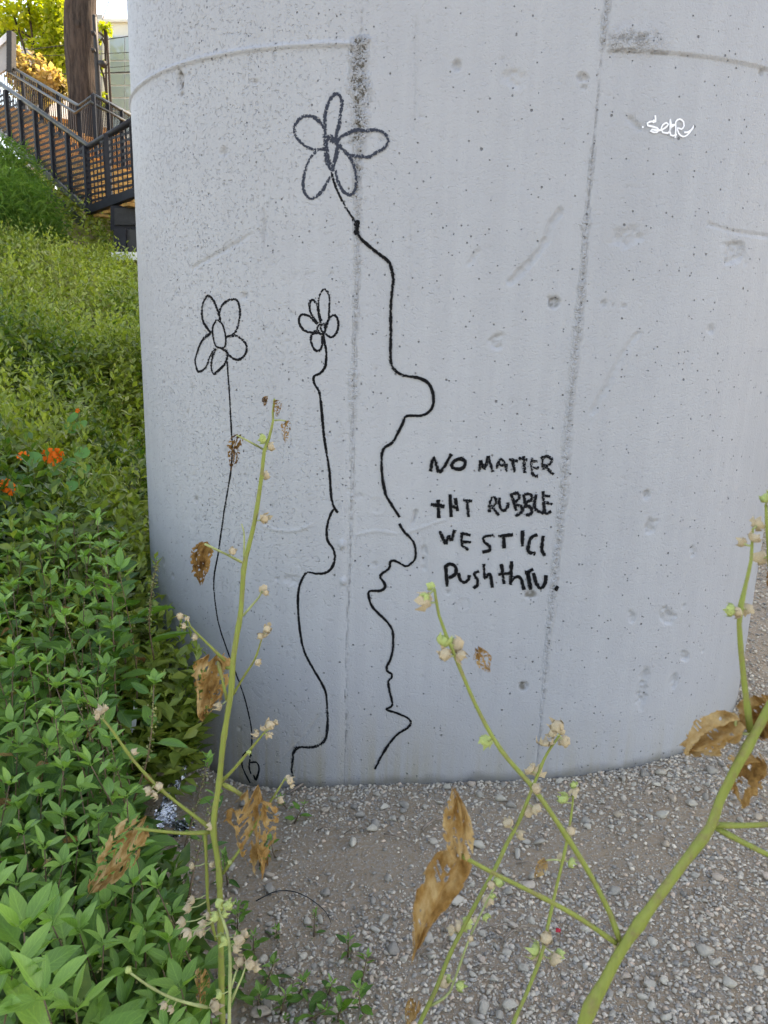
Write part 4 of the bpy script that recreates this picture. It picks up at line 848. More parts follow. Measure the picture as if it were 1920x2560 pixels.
nasturtium("red orange nasturtium blooms at the left picture edge", 3.05, [(14, 1214, 1, 18), (28, 1222, .99, 17)], [(-10, 1250, 1, 20), (178, 1215, 1.0, 18)])
nasturtium("small faded nasturtium bloom higher up the slope", 4.1, [(194, 1027, 1, 6)], [(182, 1044, 1, 18), (200, 1064, 1, 20), (175, 1072, 1, 18)])

# ------------------------------------------------------------------ foreground mallow stalks
def pod_geo(seed, star):
    r = np.random.default_rng(seed); V = []; F = []; nl, ns_ = 7, 12
    for i in range(nl):
        th = math.pi * (i + .35) / (nl - .3)
        for k in range(ns_):
            a = 2 * math.pi * k / ns_; q = math.sin(th) * (1.0 + (.10 if k % 2 else -.08)) * (1 + r.normal(0, .04)); V.append((q * math.cos(a), q * math.sin(a), -.62 * math.cos(th)))
    F = [(i * ns_ + k, i * ns_ + (k + 1) % ns_, (i + 1) * ns_ + (k + 1) % ns_, (i + 1) * ns_ + k) for i in range(nl - 1) for k in range(ns_)]
    F.append(tuple(range(ns_))[::-1]); F.append(tuple((nl - 1) * ns_ + k for k in range(ns_)))
    for k in range(5):
        a = 2 * math.pi * k / 5 + r.normal(0, .15); o = len(V); L = r.uniform(.9, 1.7) if star else r.uniform(.7, 1.1); fl_ = r.uniform(.9, 1.6) if star else 1.08
        for da, rr, z in ((-.5, .55, -.55), (.5, .55, -.55), (-.42, fl_, .05), (.42, fl_, .05), (0, fl_ * .85 + .2, .2 + L * .75)):
            V.append((rr * math.cos(a + da), rr * math.sin(a + da), z + r.normal(0, .05)))
        F += [(o, o + 1, o + 3, o + 2), (o + 2, o + 3, o + 4)]
    return np.array(V), F
PODS = {}
for nm, mt in (("dry", "pod_dry"), ("green", "pod_green")):
    PODS[nm] = [mesh_data("seed_pod", *pod_geo(300 + i, i % 2 == 0), M[mt], smooth_shade=True) for i in range(4)]
def dried_leaf(att, tip, width_px, Y, seed, parent, lace=0.4, lean=0.0, nm="dried_leaf"):
    a = P(*att, Y); t = P(*tip, Y * (1 + lean)); ax = t - a; L = np.linalg.norm(ax); ax /= L; W = width_px * Y / FPX * 1.1
    view = np.array([0, 1.0, -.2]); sd = np.cross(ax, view); sd /= np.linalg.norm(sd); nr = np.cross(sd, ax)
    nu, nv = 34, 46; u, v = np.meshgrid(np.linspace(-1, 1, nu), np.linspace(0, 1, nv)); r = np.random.default_rng(seed)
    prof = np.clip(np.sin(np.pi * np.clip(v, 0.02, 1) ** 0.62) ** .7, .08, 1) * (1 - .15 * v); prof = prof * (1 + .5 * (fbm(v * 4, v * 0, seed) - .47))
    x = u * W / 2 * prof + W * .14 * (vnoise(v * 3, v * 0 + seed, 3) - .5); fold = .16 * W * np.sin(u * 7 + 3 * v + seed) * (1 - v * .3) + .35 * W * u * u * math.cos(seed * 2.1) + .20 * W * (np.abs(np.sin(u * 2.6 + seed + v * 1.5)) - .5) + .28 * W * (fbm(u * 2.2 + seed, v * 3.5, 9) - .47) * 2 + .06 * W * (vnoise(u * 9, v * 14, seed) - .5)
    Q = a + sd * x[..., None] + ax * (v * L + .05 * L * (fbm(u * 3, v * 3, seed + 2) - .47))[..., None] + nr * fold[..., None]
    Q = Q.reshape(-1, 3); I = np.arange((nv - 1) * nu).reshape(-1, nu)[:, :-1].ravel(); F = np.stack([I, I + 1, I + 1 + nu, I + nu], -1)
    cu = u.ravel()[I] + 1 / nu; cv = v.ravel()[I]; hx = cu * W / 2 / L; hy = cv
    keep = np.ones(len(I), bool); k = int(90 * lace) + 10; sx = r.uniform(-W / 2 / L, W / 2 / L, k); sy = r.uniform(.06, 1, k); sr = r.uniform(.010, .030, k) * (.6 + lace)
    for q in range(k): keep &= np.hypot(hx - sx[q], hy - sy[q]) > sr[q] * (.8 + .5 * vnoise(hx * 40, hy * 40, seed))
    keep &= ~((np.abs(cu) > .86 + .5 * (fbm(cu * 4 + seed, cv * 9, 5) - .3)) | (cv > .90 + .4 * (fbm(cu * 5, cu * 0 + seed, 6) - .3)))
    keep |= (np.abs(cu) < .07) & (cv < .8)
    F = F[keep]; idx, inv = np.unique(F, return_inverse=True)
    return part(nm, Q[idx], inv.reshape(-1, 4), M["dried"], parent, smooth_shade=True)
def depth_path(pts, Ys):
    n = len(pts); Yv = np.interp(np.linspace(0, 1, n), np.linspace(0, 1, len(Ys)), Ys); return np.array([P(x, y, Y) for (x, y), Y in zip(pts, Yv)]), Yv
class Stalk:
    def __init__(s, label, name="mallow_stalk"): s.label = label; s.name = name; s.root = None; s.lines = []
    def stem(s, pts, Ys, wpx, mat="mallow", nm="branch", to_ground=False):
        w, Yv = depth_path(pts, Ys); wd = np.interp(np.linspace(0, 1, len(w)), np.linspace(0, 1, len(wpx)), wpx) * Yv / FPX / 2
        if to_ground:
            d = w[0] - w[1]; d /= np.linalg.norm(d); foot = w[0] + d * .05; foot[2] = ground(foot[0], foot[1]) - .02; foot[0] += d[0] * .1; foot[1] += d[1] * .1
            w = np.vstack([foot + (w[0] - foot) * k for k in np.linspace(0, .92, 9)] + [w]); wd = np.r_[np.full(9, wd[0]), wd]
        q = spline(w, .012); r = np.interp(np.linspace(0, 1, len(q)), np.r_[0, np.cumsum(np.linalg.norm(np.diff(w, axis=0), axis=1))] / np.linalg.norm(np.diff(w, axis=0), axis=1).sum(), wd)
        r = r * (1 + .04 * rng.normal(0, 1, len(q))) * (1 + .22 * np.exp(-(((np.arange(len(q)) * .012 + .03) % .085 - .0425) / .006) ** 2))
        if s.root is None: s.root = thing(s.name, s.label, "plant stalk", q[0])
        V, F = tube(q, r, 12 if wpx[0] > 14 else 8, .06 if wpx[0] > 14 else .03); part(nm, V, F, M[mat], s.root, smooth_shade=True); s.lines.append(np.c_[q, r]); return s
    def pods(s, lst, Y, kind="dry"):
        for e in lst:
            px, py, size = e[:3]; kd = e[3] if len(e) > 3 else kind; A = np.vstack(s.lines)
            dirp = ray(px, py); dirp = dirp / np.linalg.norm(dirp); rel = A[:, :3] - [0, 0, CAM_H]; i = np.linalg.norm(rel - np.outer(rel @ dirp, dirp), axis=1).argmin(); n = A[i, :3]; yy = n[1] + random.uniform(-.012, .012); p = P(px, py, yy)
            rr = size * 1.15 * yy / FPX / 2; d = p - n; dl = np.linalg.norm(d)
            if dl > rr * 1.2 + A[i, 3]:
                V, F = tube(spline([n, (n + p) / 2 - [0, 0, .1 * dl], p], .01), .0011, 5); part("pedicel", V, F, M["mallow_pale"], s.root, smooth_shade=True)
            o = link("seed_pod", random.choice(PODS[kd]), s.root); ax = Vector(d / (dl + 1e-9)) + Vector((random.gauss(0, .35), random.gauss(0, .35), random.gauss(0, .35)))
            o.matrix_local = Matrix.Translation(tuple(p - root_of(s.root))) @ ax.to_track_quat('Z', 'Y').to_matrix().to_4x4() @ Matrix.Rotation(random.uniform(0, 6), 4, 'Z') @ Matrix.Diagonal((rr, rr, rr * random.uniform(.85, 1.2), 1))
        return s
A_ = Stalk("tall ribbed mallow stalk with lacy dead leaves standing before the left flowers")
YA = [1.10, 1.14, 1.22]
A_.stem([(556, 2560), (554, 2473), (552, 2350), (550, 2247), (546, 2164), (534, 2082), (538, 2020), (548, 1955), (558, 1856), (577, 1732), (583, 1650), (593, 1583), (602, 1529), (609, 1425), (615, 1393), (637, 1301), (653, 1197), (661, 1126), (672, 1096), (683, 1051), (682, 1032), (686, 997)], YA, [17, 17, 16, 15, 14, 12, 10, 7, 5], nm="main_stem", to_ground=True)
Y1 = lambda py: float(np.interp(py, [1000, 1800, 2560], [1.22, 1.15, 1.10]))
for pts, w in (([(683, 1051), (700, 1050), (714, 1052)], [4, 3]), ([(658, 1123), (625, 1105), (592, 1088)], [5, 4]), ([(609, 1408), (570, 1388), (512, 1360)], [6, 6]), ([(610, 1400), (610, 1330), (604, 1310)], [5, 3]), ([(607, 1540), (648, 1492), (655, 1478)], [6, 4]), ([(562, 1652), (530, 1620), (475, 1565), (466, 1540), (456, 1536)], [8, 5, 3]),
               ([(579, 1742), (610, 1691), (637, 1648), (656, 1592)], [7, 6, 4]), ([(583, 1670), (527, 1668)], [8, 7]), ([(544, 1654), (556, 1700), (567, 1750)], [8, 8]), ([(552, 1955), (585, 1922), (624, 1876), (661, 1831)], [10, 8, 5]), ([(554, 1959), (590, 1978), (626, 2004)], [13, 10]), ([(556, 2185), (577, 2156), (606, 2115), (640, 2060), (684, 1992), (713, 1946)], [9, 8, 5]),
               ([(527, 2070), (464, 2023), (401, 1972), (337, 1905), (285, 1833), (258, 1798)], [11, 9, 8, 6]), ([(527, 2080), (470, 2083), (422, 2080), (337, 2071)], [11, 10, 8]), ([(513, 2082), (517, 2185), (521, 2267), (540, 2350)], [9, 9, 8])):
    A_.stem(pts, [Y1(pts[0][1]), Y1(pts[0][1]) + random.uniform(-.05, .04)], w, "mallow" if w[0] > 6 else "mallow_pale")
for a, t, w, sd, lc in (((668, 1003), (655, 1000), 26, 1, .9), ((692, 1000), (694, 1042), 22, 2, 1.0), ((714, 1052), (712, 1108), 25, 3, 1.0), ((594, 1086), (580, 1176), 36, 4, .8), ((508, 1355), (502, 1463), 56, 5, .35), ((522, 1652), (508, 1805), 108, 6, .6), ((635, 1990), (655, 2180), 150, 7, .95), ((352, 2058), (230, 2230), 110, 8, .7), ((500, 2435), (505, 2525), 50, 9, .8)):
    dried_leaf(a, t, w, Y1(a[1]) - .01, sd, A_.root, lc)
A_.pods([(657, 1097, 22, "green"), (677, 1117, 19), (663, 1190, 20), (661, 1296, 20), (581, 1378, 18), (658, 1474, 20), (664, 1482, 14), (460, 1565, 15), (488, 1592, 16), (450, 1540, 16), (468, 1545, 12), (645, 1655, 18), (668, 1572, 18), (652, 1590, 16), (660, 1588, 12), (675, 1813, 24), (658, 1822, 16), (672, 1838, 14), (690, 1806, 14), (641, 1836, 16), (622, 1880, 12, "green"),
         (250, 1778, 26), (244, 1790, 20), (262, 1772, 18), (372, 1976, 22), (388, 1986, 18), (398, 1966, 20), (335, 1880, 18), (725, 1952, 20), (730, 1965, 12), (718, 1945, 14), (700, 2000, 18), (530, 2064, 22), (548, 1765, 18), (575, 2156, 12, "green"), (480, 2165, 18), (530, 2160, 16), (470, 2270, 24), (455, 2305, 26), (480, 2250, 22), (500, 2330, 28)], 1.15)
B2_ = Stalk("slim pale mallow shoot with green seed clusters hugging the tall left stalk")
B2_.stem([(573, 2560), (575, 2391), (567, 2329), (552, 2288), (544, 2259)], [.98, 1.02], [11, 9, 5], "mallow_pale", "main_stem", to_ground=True).stem([(577, 2506), (606, 2440), (614, 2415)], [.99, 1.0], [7, 5], "mallow_pale").stem([(575, 2480), (590, 2430), (600, 2405)], [.99, 1.02], [6, 4], "mallow_pale").stem([(519, 2519), (443, 2500), (380, 2470), (325, 2432)], [1.0, .97], [10, 8, 7], "mallow_pale")
B2_.pods([(546, 2258, 24, "green"), (570, 2264, 26, "green"), (538, 2292, 26, "green"), (560, 2286, 20, "green"), (562, 2350, 30, "green"), (598, 2350, 30), (612, 2334, 24), (590, 2370, 26), (625, 2412, 30), (600, 2405, 24), (640, 2420, 22), (538, 2515, 28), (548, 2486, 24, "green"), (410, 2512, 20), (428, 2522, 20), (520, 2290, 20), (508, 2310, 22), (470, 2330, 22), (320, 2425, 18, "green")], 1.0)
D_ = Stalk("thick blurred mallow stalk leaning right across the lower right corner")
D_.stem([(1459, 2560), (1511, 2455), (1558, 2368), (1640, 2251), (1710, 2157), (1775, 2070), (1798, 2005), (1850, 1901), (1886, 1837), (1920, 1773), (1960, 1700), (2010, 1600)], [.60, .64, .66], [40, 33, 28, 26, 24, 23, 22], nm="main_stem", to_ground=True)
D_.stem([(1550, 2355), (1526, 2286), (1476, 2187), (1418, 2093), (1359, 2005), (1324, 1958), (1272, 1900), (1233, 1845), (1189, 1762), (1150, 1671), (1113, 1581), (1097, 1537), (1086, 1472)], [.62, .68, .74], [15, 14, 13, 11, 9, 7])
D_.stem([(1540, 2358), (1453, 2298), (1359, 2245), (1242, 2187), (1155, 2140)], [.62, .60], [15, 13, 12])
D_.stem([(1785, 2062), (1850, 2064), (1920, 2061), (2000, 2055)], [.65, .66], [16, 14]).stem([(1790, 2070), (1856, 2105), (1920, 2137), (1990, 2170)], [.65, .63], [15, 14])
D_.stem([(1876, 1830), (1869, 1773), (1856, 1665), (1848, 1558), (1852, 1515), (1865, 1459), (1878, 1399), (1880, 1365), (1882, 1322)], [.66, .68, .72], [18, 15, 12, 9, 6])
D_.stem([(1875, 1836), (1848, 1832), (1838, 1808), (1842, 1790)], [.66, .66], [9, 7], "mallow_pale")
D_.stem([(1925, 1420), (1918, 1330), (1915, 1262)], [.72, .73], [10, 7])
for a, t, w, sd, lc, Y in (((1150, 2140), (1135, 1968), 80, 11, .30, .60), ((1152, 2140), (1030, 2395), 130, 12, .12, .60), ((1845, 1795), (1705, 1875), 115, 13, .3, .66), ((1885, 1745), (1900, 1845), 100, 14, .3, .68), ((1905, 1905), (1845, 2015), 110, 15, .9, .66), ((1195, 1622), (1222, 1680), 46, 16, .9, .72), ((1935, 1420), (1925, 1480), 40, 17, .4, .72)):
    dried_leaf(a, t, w, Y, sd, D_.root, lc)
D_.pods([(1065, 1503, 34), (1078, 1466, 20, "green"), (1062, 1492, 24, "green"), (1110, 1602, 36, "green"), (1113, 1636, 32), (1143, 1612, 36), (1150, 1640, 30), (1216, 1852, 32, "green"), (1340, 1972, 26), (1826, 1525, 30, "green"), (1843, 1530, 26), (1868, 1522, 28), (1856, 1356, 22), (1886, 1345, 28), (1903, 1395, 32), (1894, 1310, 24), (1916, 1245, 26, "green"), (1545, 2366, 24), (1780, 2062, 22)], .66)
E_ = Stalk("dark green seeding mallow stalk rising right in front of the gravel")
E_.stem([(1049, 2560), (1090, 2473), (1125, 2385), (1166, 2304), (1207, 2227), (1242, 2163), (1266, 2111), (1295, 2058), (1324, 1988), (1345, 1935), (1367, 1885), (1399, 1838)], [1.15, 1.25, 1.32], [14, 13, 12, 11, 9, 7], nm="main_stem", to_ground=True)
E_.stem([(1075, 2515), (1110, 2495), (1125, 2479), (1155, 2397), (1172, 2350), (1207, 2274), (1237, 2216)], [1.16, 1.18], [8, 7, 5], "mallow_pale")
E_.pods([(1393, 1816, 34), (1382, 1832, 22), (1411, 1852, 28), (1403, 1830, 18), (1363, 1858, 28), (1325, 1924, 28), (1343, 1930, 28), (1318, 2026, 30), (1341, 2022, 28), (1270, 2058, 28), (1299, 2086, 24), (1245, 2206, 26, "green"), (1228, 2212, 20), (1220, 2250, 28), (1232, 2240, 16, "green"), (1215, 2292, 22, "green"), (1148, 2318, 30), (1165, 2312, 24, "green"), (1128, 2325, 26), (1176, 2346, 16), (1105, 2455, 30), (1118, 2448, 22, "green"), (1150, 2465, 26, "green"), (1190, 2300, 18)], 1.2)
dried_leaf((1040, 2515), (1015, 2575), 46, 1.1, 21, E_.root, .7)
G_ = Stalk("slender pale green mallow stalk between the seeding stalk and the blurred one")
G_.stem([(1283, 2560), (1318, 2479), (1354, 2385), (1371, 2309), (1389, 2227), (1412, 2128), (1427, 2046), (1435, 1970)], [1.0, 1.08, 1.15], [12, 11, 10, 8, 5], nm="main_stem", to_ground=True)
G_.stem([(1402, 2151), (1385, 2149), (1364, 2151)], [1.1, 1.1], [5, 4], "mallow_pale")
G_.pods([(1412, 1994, 26, "green"), (1405, 1999, 20, "green"), (1437, 1976, 22), (1434, 1962, 14, "green"), (1427, 2078, 24), (1404, 2146, 22), (1428, 2156, 24, "green"), (1365, 2345, 32), (1338, 2375, 32, "green"), (1346, 2390, 26), (1385, 2398, 32), (1398, 2385, 26, "green")], 1.1)
dried_leaf((1364, 2150), (1336, 2190), 34, 1.1, 22, G_.root, .8)

# ------------------------------------------------------------------ staircase on the slope
stair = thing("staircase", "dark steel staircase with perforated screens and orange timber treads", "staircase", P(222, 525, 12.3))
Cb, Ct = P(222, 527, 12.3), P(222, 366, 12.3); Tb, Tt = P(-12, 322, 14.9), P(-12, 200, 14.9)
ext = 0.45
Tb2 = Tb + (Tb - Cb) * ext; Tt2 = Tt + (Tt - Ct) * ext
hd = (Tb - Cb) * [1, 1, 0]; hd /= np.linalg.norm(hd); pr = np.array([-hd[1], hd[0], 0]) * (-1); pr = pr if pr[1] > 0 else -pr
nst = 20; Lf = np.linalg.norm((Tb2 - Cb)[:2]); rise = (Tb2[2] - Cb[2]) / nst
for i in range(nst):
    q = Cb + (Tb2 - Cb) * ((i + .5) / nst)
    for nm, dz, hh, dd in (("tread", .02, .035, .28), ("riser", rise * .55 - .0, .038, .03)):
        a = q + pr * .10 + [0, 0, dz]; V, F = bar(a, a + pr * 3.0, dd, hh); part(nm, V, F, M["plank"], stair)
def post_line(b0, b1, t0, t1, fr, w, parent, nm="post"):
    for t in fr:
        a = b0 + (b1 - b0) * t; c = t0 + (t1 - t0) * t; c = np.array([a[0], a[1], c[2]]); V, F = bar(a, c, w, w, up=(hd[0], hd[1], 0)); part(nm, V, F, M["steel_dark"], parent)
def screen(a0, a1, b0, b1, parent, n=12, m=12):
    """perforated screen between bottom edge a0-a1 and top edge b0-b1"""
    bl = []
    for i in range(n + 1):
        t = i / n; lo = a0 + (a1 - a0) * t; hi = b0 + (b1 - b0) * t; bl.append(bar(lo, hi, .018, .003, up=(pr[0], pr[1], 0)))
    zl, zh = min(a0[2], a1[2]), max(b0[2], b1[2]); z = math.ceil(zl / .085) * .085
    while z < zh:
        pts = []
        tt = np.linspace(0, 1, 60); za = a0[2] + (a1[2] - a0[2]) * tt; zb = b0[2] + (b1[2] - b0[2]) * tt; ok = (za < z) & (zb > z)
        if ok.sum() > 3:
            t0_, t1_ = tt[ok][0], tt[ok][-1]; A = a0 + (a1 - a0) * t0_; B = a0 + (a1 - a0) * t1_; A = np.array([A[0], A[1], z]); B = np.array([B[0], B[1], z]); bl.append(bar(A, B, .003, .036))
        z += .085
    V, F = join(bl); o = part("perforated_screen", V, F, M["steel_dark"], parent); o["kind"] = "stuff"
fr = [0.0, .115, .225, .34, .455, .565, .68, .79, .9]
for k in range(len(fr) - 1):
    f0, f1 = fr[k], fr[k + 1]; g = .06
    L0, L1 = Cb + (Tb2 - Cb) * f0, Cb + (Tb2 - Cb) * f1; U0, U1 = Ct + (Tt2 - Ct) * f0, Ct + (Tt2 - Ct) * f1
    U0 = np.array([L0[0], L0[1], U0[2]]); U1 = np.array([L1[0], L1[1], U1[2]]); screen(L0 + [0, 0, .06], L1 + [0, 0, .06], U0 - [0, 0, g], U1 - [0, 0, g], stair)
post_line(Cb, Tb2, Ct, Tt2, fr, .07, stair)
def rail(pts, r, nm="handrail", mat="steel_rail"):
    V, F = tube(np.array(pts), r, 10); part(nm, V, F, M[mat], stair, smooth_shade=True)
rail([Ct, Tt2], .042)
V, F = bar(Cb - [0, 0, .0], Tb2 - [0, 0, .0], .06, .09); part("stringer", V, F, M["steel_rail"], stair)
V, F = bar(Cb - pr * .10 - [0, 0, .20], Tb2 - pr * .10 - [0, 0, .20], .03, .14); part("stringer", V, F, M["steel_rail"], stair)
# landing balustrade coming towards the camera
Lb, Lt = P(345, 480, 11.15), P(345, 294, 11.15)
rail([Ct, Lt], .046, mat="steel_dark")
V, F = bar(Cb, Lb, .10, .12); part("edge_beam", V, F, M["steel_dark"], stair)
sv_pr = pr
for k, (f0, f1) in enumerate(((0, .46), (.46, 1.0))):
    a0, a1 = Cb + (Lb - Cb) * f0, Cb + (Lb - Cb) * f1; b0_, b1_ = a0.copy(), a1.copy(); b0_[2] = Ct[2] + (Lt[2] - Ct[2]) * f0 - .06; b1_[2] = Ct[2] + (Lt[2] - Ct[2]) * f1 - .06
    pr = np.array([hd[0], hd[1], 0]); screen(a0 + [0, 0, .06], a1 + [0, 0, .06], b0_, b1_, stair, 6); pr = sv_pr
for t in (.46, .98):
    a = Cb + (Lb - Cb) * t; c = a.copy(); c[2] = Ct[2] + (Lt[2] - Ct[2]) * t; V, F = bar(a - [0, 0, .02], c, .07, .07, up=(1, 0, 0)); part("post", V, F, M["steel_dark"], stair)
# joists and deck boards under the landing, dark base cabinet
for k in range(5):
    t = .15 + k * .2; a = Cb + (Lb - Cb) * t - [0, 0, .10]; V, F = bar(a, a + pr * 2.5, .16, .04); part("deck_board", V, F, M["plank"], stair)
def pbox(x0, y0, x1, y1, Y, dep, mat, nm, parent):
    a, b_, c, d = P(x0, y0, Y), P(x1, y0, Y), P(x0, y1, Y), P(x1, y1, Y); V = np.array([a, b_, d, c]); W = V + [0, dep, 0]
    return part(nm, np.vstack([V, W]), [(0, 3, 2, 1), (4, 5, 6, 7), (0, 1, 5, 4), (1, 2, 6, 5), (2, 3, 7, 6), (3, 0, 4, 7)], mat, parent)
pbox(276, 514, 380, 575, 11.6, .9, M["steel_dark"], "base_wall", stair); pbox(286, 520, 380, 562, 11.57, .02, M["black"], "base_panel", stair)
cab = thing("utility_cabinet", "dark utility cabinet under the stair landing", "cabinet", P(300, 635, 11.0)); pbox(284, 572, 314, 632, 11.0, .4, M["steel_dark"], "cabinet_body", cab); pbox(316, 574, 345, 628, 11.05, .3, M["black"], "cabinet_door", cab)
pbox(278, 630, 380, 650, 10.9, .8, M["stucco"], "plinth", cab)
# upper flight behind: double rail with pickets
def picket_run(p0, p1, n, hgt, parent, first=0):
    for i in range(first, n + 1):
        t = i / n; c = p0 + (p1 - p0) * t; wd = .06 if i % 9 == 0 else .014; V, F = bar(c - [0, 0, hgt], c, wd, wd, up=(1, 0, 0)); part("post" if wd > .05 else "picket", V, F, M["steel_dark"], parent)
up_ = thing("stair_balustrade", "dark picket balustrade with double handrail behind the perforated stair", "balustrade", P(197, 400, 15.0))
K = [P(-25, 137, 18.4), P(15, 160, 17.9), P(197, 265, 15.0), P(233, 237, 14.2), P(335, 292, 15.6)]
for k in range(4):
    n = (6, 36, 9, 27)[k]; picket_run(K[k], K[k + 1], n, 1.0, up_, 1 if k else 0)
V, F = tube(spline(K, 9), .032, 8); part("handrail", np.vstack([V]), F, M["steel_rail"], up_, smooth_shade=True)
K2 = [P(-25, 152, 18.2), P(10, 172, 17.7), P(188, 282, 14.9), P(226, 255, 14.1), P(335, 314, 15.5)]
V, F = tube(np.array(K2), .024, 8); part("handrail", V, F, M["steel_rail"], up_, smooth_shade=True)

# ------------------------------------------------------------------ behind the stairs
GZ_ = 3.6
tr_ = thing("pine_tree", "thick dark brown tree trunk rising behind the stairs", "tree", (*P(215, 330, 17.0)[:2], GZ_ - .3))
tb = np.array([P(212, 640, 17.0), P(212, 420, 17.0), P(210, 260, 17.0), P(207, 180, 17.0), P(203, 90, 17.0), P(202, 0, 17.0), P(206, -120, 17.0), P(200, -330, 17.0)]); tb[0][2] = GZ_ - .4
q = spline(tb, .14); wr = np.interp(q[:, 2], [P(0, y, 17)[2] for y in (420, 300, 220, 90, 0, -330)], np.array([38, 36, 34, 36, 35, 26]) * 17 / FPX)
V, F = tube(q, wr, 20); a = np.arange(len(V)) % 20; V = V + (np.array([np.cos(a * .314), np.sin(a * .314), a * 0]).T * (0.05 * (vnoise(a * .9, V[:, 2] * 2.2, 5) - .5) + .03 * (vnoise(a * 2.5, V[:, 2] * 1.2, 8) - .5))[:, None])
part("trunk", V, F, M["bark"], tr_, smooth_shade=True)
kp = P(193, 60, 16.65); V, F = tube(np.array([kp + [0, .12, 0], kp]), [.13, .07], 10); part("knot", V, F, M["bark"], tr_, smooth_shade=True)
def crown(n, blobs, leaf, mat, parent, tone, nm="crown"):
    pos = []; tn = []
    for c, r, k in blobs:
        m_ = int(n * k); p = rng.normal(0, 1, (m_, 3)); p = p / np.linalg.norm(p, axis=1)[:, None] * (rng.random((m_, 1)) ** .4) * r
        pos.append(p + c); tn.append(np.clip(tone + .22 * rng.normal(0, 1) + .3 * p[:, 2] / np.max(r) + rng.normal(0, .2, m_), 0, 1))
    pos = np.vstack(pos); tn = np.concatenate(tn); keep = fbm(pos[:, 0] * 1.6 + pos[:, 1], pos[:, 2] * 1.6, 44) > .36; pos, tn = pos[keep], tn[keep]
    V, F = leaf_cloud(pos, rng.normal(0, 1, pos.shape) + [0, 0, -.3], leaf * rng.uniform(.6, 1.3, len(pos)), .75)
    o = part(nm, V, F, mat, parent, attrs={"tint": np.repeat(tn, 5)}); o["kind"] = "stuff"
# high canopy of the dark trunk (above the frame)
top = q[-1]; crown(1, [(top + np.array([dx, dy, dz]), np.array([1.8, 1.8, 1.3]), 500) for dx, dy, dz in ((0, 0, 1.5), (1.8, 0, .8), (-1.6, .8, 1), (.5, -1.5, 1.2), (-.6, .4, 2.6))], .16, M["maple"], tr_, .2)
def leafy_tree(label, trunk_px, Y, blobs, leaf, mat, tone, name="maple_tree", cat="tree", n=1.0, tw=.12):
    b = P(trunk_px[0], 300, Y); base = np.array([b[0], b[1], GZ_ - .1]); t_ = thing(name, label, cat, base, None)
    cs = [(P(px, py, Y * f), np.array([rx, ry, rz]) * Y / FPX, k) for px, py, f, rx, ry, rz, k in blobs]
    tp = P(trunk_px[0] + 8, trunk_px[1], Y); V, F = tube(spline([base, (base + tp) / 2 + [.1, 0, 0], tp], .3), np.linspace(tw, tw * .5, len(spline([base, (base + tp) / 2 + [.1, 0, 0], tp], .3))), 8); part("trunk", V, F, M["bark"], t_, smooth_shade=True)
    for c, r, k in cs:
        st = base + (tp - base) * random.uniform(.55, 1); V, F = tube(spline([st, (st + c) / 2 + [0, 0, .2], c], .3), .03, 6); part("branch", V, F, M["bark"], t_, smooth_shade=True)
    crown(n, cs, leaf, mat, t_, tone)
leafy_tree("yellow green maple left of the dark trunk", (95, 120), 24, [(30, 25, 1, 55, 60, 38, 500), (115, 40, 1.02, 60, 60, 45, 800), (150, 95, .99, 45, 50, 40, 600), (75, 75, 1.05, 45, 50, 35, 400), (125, 130, 1, 50, 50, 35, 500), (10, 75, 1.04, 40, 50, 30, 350), (150, 20, .98, 40, 40, 40, 500), (150, 175, 1.02, 40, 40, 35, 350), (60, -60, 1, 90, 80, 40, 500), (165, 140, .98, 30, 30, 35, 300), (110, 210, 1.04, 90, 50, 35, 500)], .17, M["maple"], .62)
leafy_tree("bright yellow green young tree just right of the dark trunk", (258, 70), 21, [(262, 70, 1, 14, 14, 9, 70), (246, 112, 1, 9, 9, 14, 40), (256, 250, 1, 14, 14, 22, 70), (250, 165, 1, 8, 8, 12, 30), (175, 60, 1.06, 25, 30, 60, 200)], .13, M["maple"], .75, tw=.05)
leafy_tree("amber leaved shrub beside the balustrade", (70, 180), 19.5, [(48, 130, 1, 28, 28, 32, 500), (85, 165, 1, 30, 28, 28, 450), (55, 185, .99, 34, 28, 30, 500), (120, 200, .99, 34, 28, 28, 450), (150, 220, 1, 18, 18, 22, 200), (100, 235, 1, 60, 28, 25, 400)], .13, M["amber"], .5, name="shrub", cat="shrub", tw=.05)
bl = thing("white_building", "white building with a tall paned window right of the trunk", "building", (*P(285, 340, 26)[:2], GZ_))
pbox(256, 52, 420, 420, 26, 4, M["stucco"], "wall", bl); pbox(238, 36, 256, 420, 26.6, 4, M["grey_wall"], "side_wall", bl); pbox(232, 47, 420, 54, 25.9, 4.4, M["stucco"], "roof", bl)
wd_ = pbox(272, 88, 400, 420, 25.93, .05, M["plastic_white"], "window", bl)
for (x0, x1) in ((275, 311), (313, 350)):
    for (y0, y1) in ((92, 150), (154, 182), (185, 212), (216, 243), (247, 275), (279, 330)): pbox(x0, y0, x1, y1, 25.9, .02, M["glass"], "pane", wd_)
hs = thing("grey_house", "grey house wall glimpsed behind the yellow green maple", "building", (*P(85, 340, 31)[:2], GZ_)); pbox(52, 95, 118, 420, 31, 4, M["grey_wall"], "wall", hs)
a, b_, c = P(48, 96, 30.9), P(122, 96, 30.9), P(80, 62, 30.9); V = np.array([a, b_, c]); part("gable", np.vstack([V, V + [0, 4, 0]]), [(0, 1, 2), (5, 4, 3), (0, 2, 5, 3), (2, 1, 4, 5), (1, 0, 3, 4)], M["grey_wall"], hs)
lp = thing("lamp_post", "slim black lamp post beside the dark trunk", "lamp post", (*P(247, 330, 16.4)[:2], GZ_ - .2))
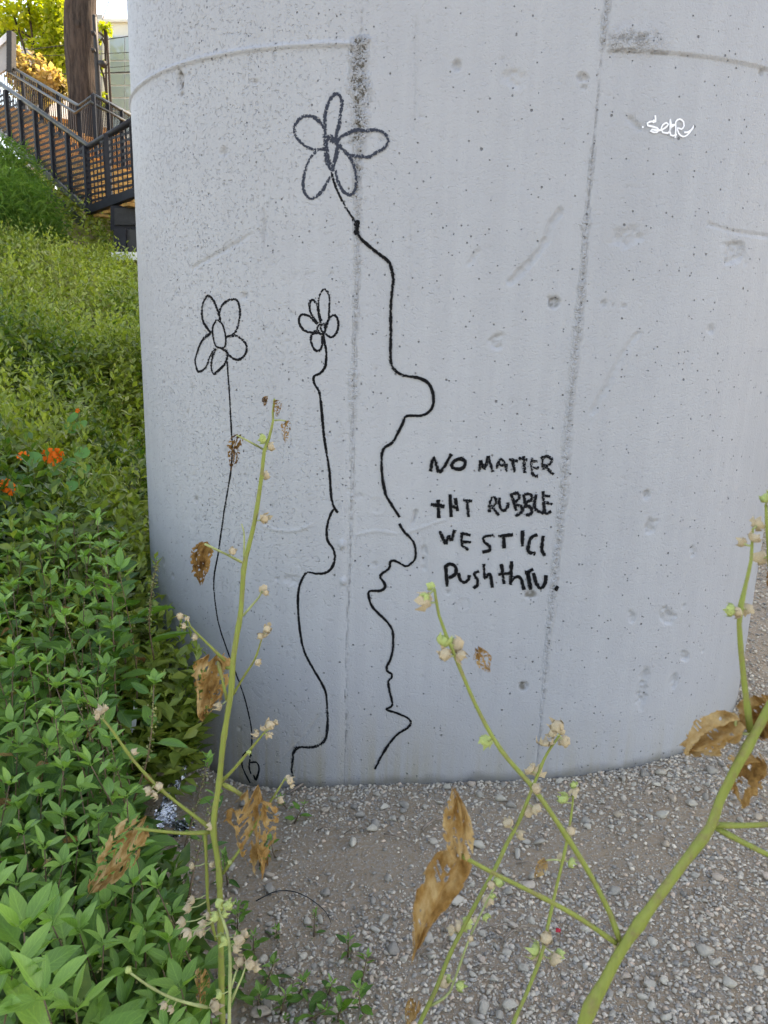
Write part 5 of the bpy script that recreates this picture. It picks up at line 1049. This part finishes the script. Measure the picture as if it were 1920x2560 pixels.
pts = np.array([P(251, 420, 16.4), P(247, 240, 16.4), P(241, 130, 16.4), P(236, 40, 16.4)]); V, F = tube(pts, [.055, .055, .045, .04], 10); part("pole", V, F, M["black"], lp, smooth_shade=True)
V, F = tube(np.array([P(236, 40, 16.4), P(236, 35, 16.4)]), [.045, .01], 10); part("cap", V, F, M["black"], lp)
for py in (82, 125): V, F = tube(np.array([P(238, py, 16.3), P(230, py + 1, 16.3)]), [.03, .05], 8); part("bracket", V, F, M["black"], lp)
V, F = tube(np.array([P(245, 152, 16.4), P(251, 155, 16.35), P(253, 158, 16.3), P(260, 161, 16.2)]), [.02, .02, .06, .068], 12); part("spotlight", V, F, M["black"], lp, smooth_shade=True)
sg = thing("notice_board", "black framed notice board at the top left edge", "sign", (*P(10, 175, 17.5)[:2], P(10, 175, 17.5)[2] - 1.0))
pbox(16, 76, 29, 178, 17.4, .2, M["black"], "post", sg); V = np.array([P(-60, 150, 17.5), P(17, 80, 17.5), P(17, 100, 17.5), P(-60, 170, 17.5)]); part("header", np.vstack([V, V + [0, .1, 0]]), [(0, 3, 2, 1), (4, 5, 6, 7), (0, 1, 5, 4), (1, 2, 6, 5), (2, 3, 7, 6), (3, 0, 4, 7)], M["plastic_white"], sg)
V = np.array([P(-60, 172, 17.55), P(17, 102, 17.55), P(17, 172, 17.55), P(-60, 220, 17.55)]); part("board", np.vstack([V, V + [0, .08, 0]]), [(0, 3, 2, 1), (4, 5, 6, 7), (0, 1, 5, 4), (1, 2, 6, 5), (2, 3, 7, 6), (3, 0, 4, 7)], M["grey_wall"], sg)
for k, (p0, p1, r_, lb) in enumerate((((60, 123), (330, 86), .012, "upper dark utility cable crossing behind the trunk"), ((60, 138), (340, 127), .009, "pale thin utility cable crossing behind the trunk"), ((150, 183), (340, 176), .018, "thick dark utility cable low across the white building"), ((240, 168), (340, 160), .008, "faint utility cable across the tall window"), ((256, 50), (292, -60), .010, "steep utility cable rising across the open sky"))):
    a, c = P(*p0, 22.5), P(*p1, 22.5); d = c - a; a = a - d * .6 if k < 4 else a; c = c + d * .8
    m_ = (a + c) / 2 - [0, 0, .04]; V, F = tube(spline([a, m_, c], 1.0), r_, 5); o = part("utility_cable", V - a, F, M["black"]); o.location = tuple(a); tag(o, lb, "cable")
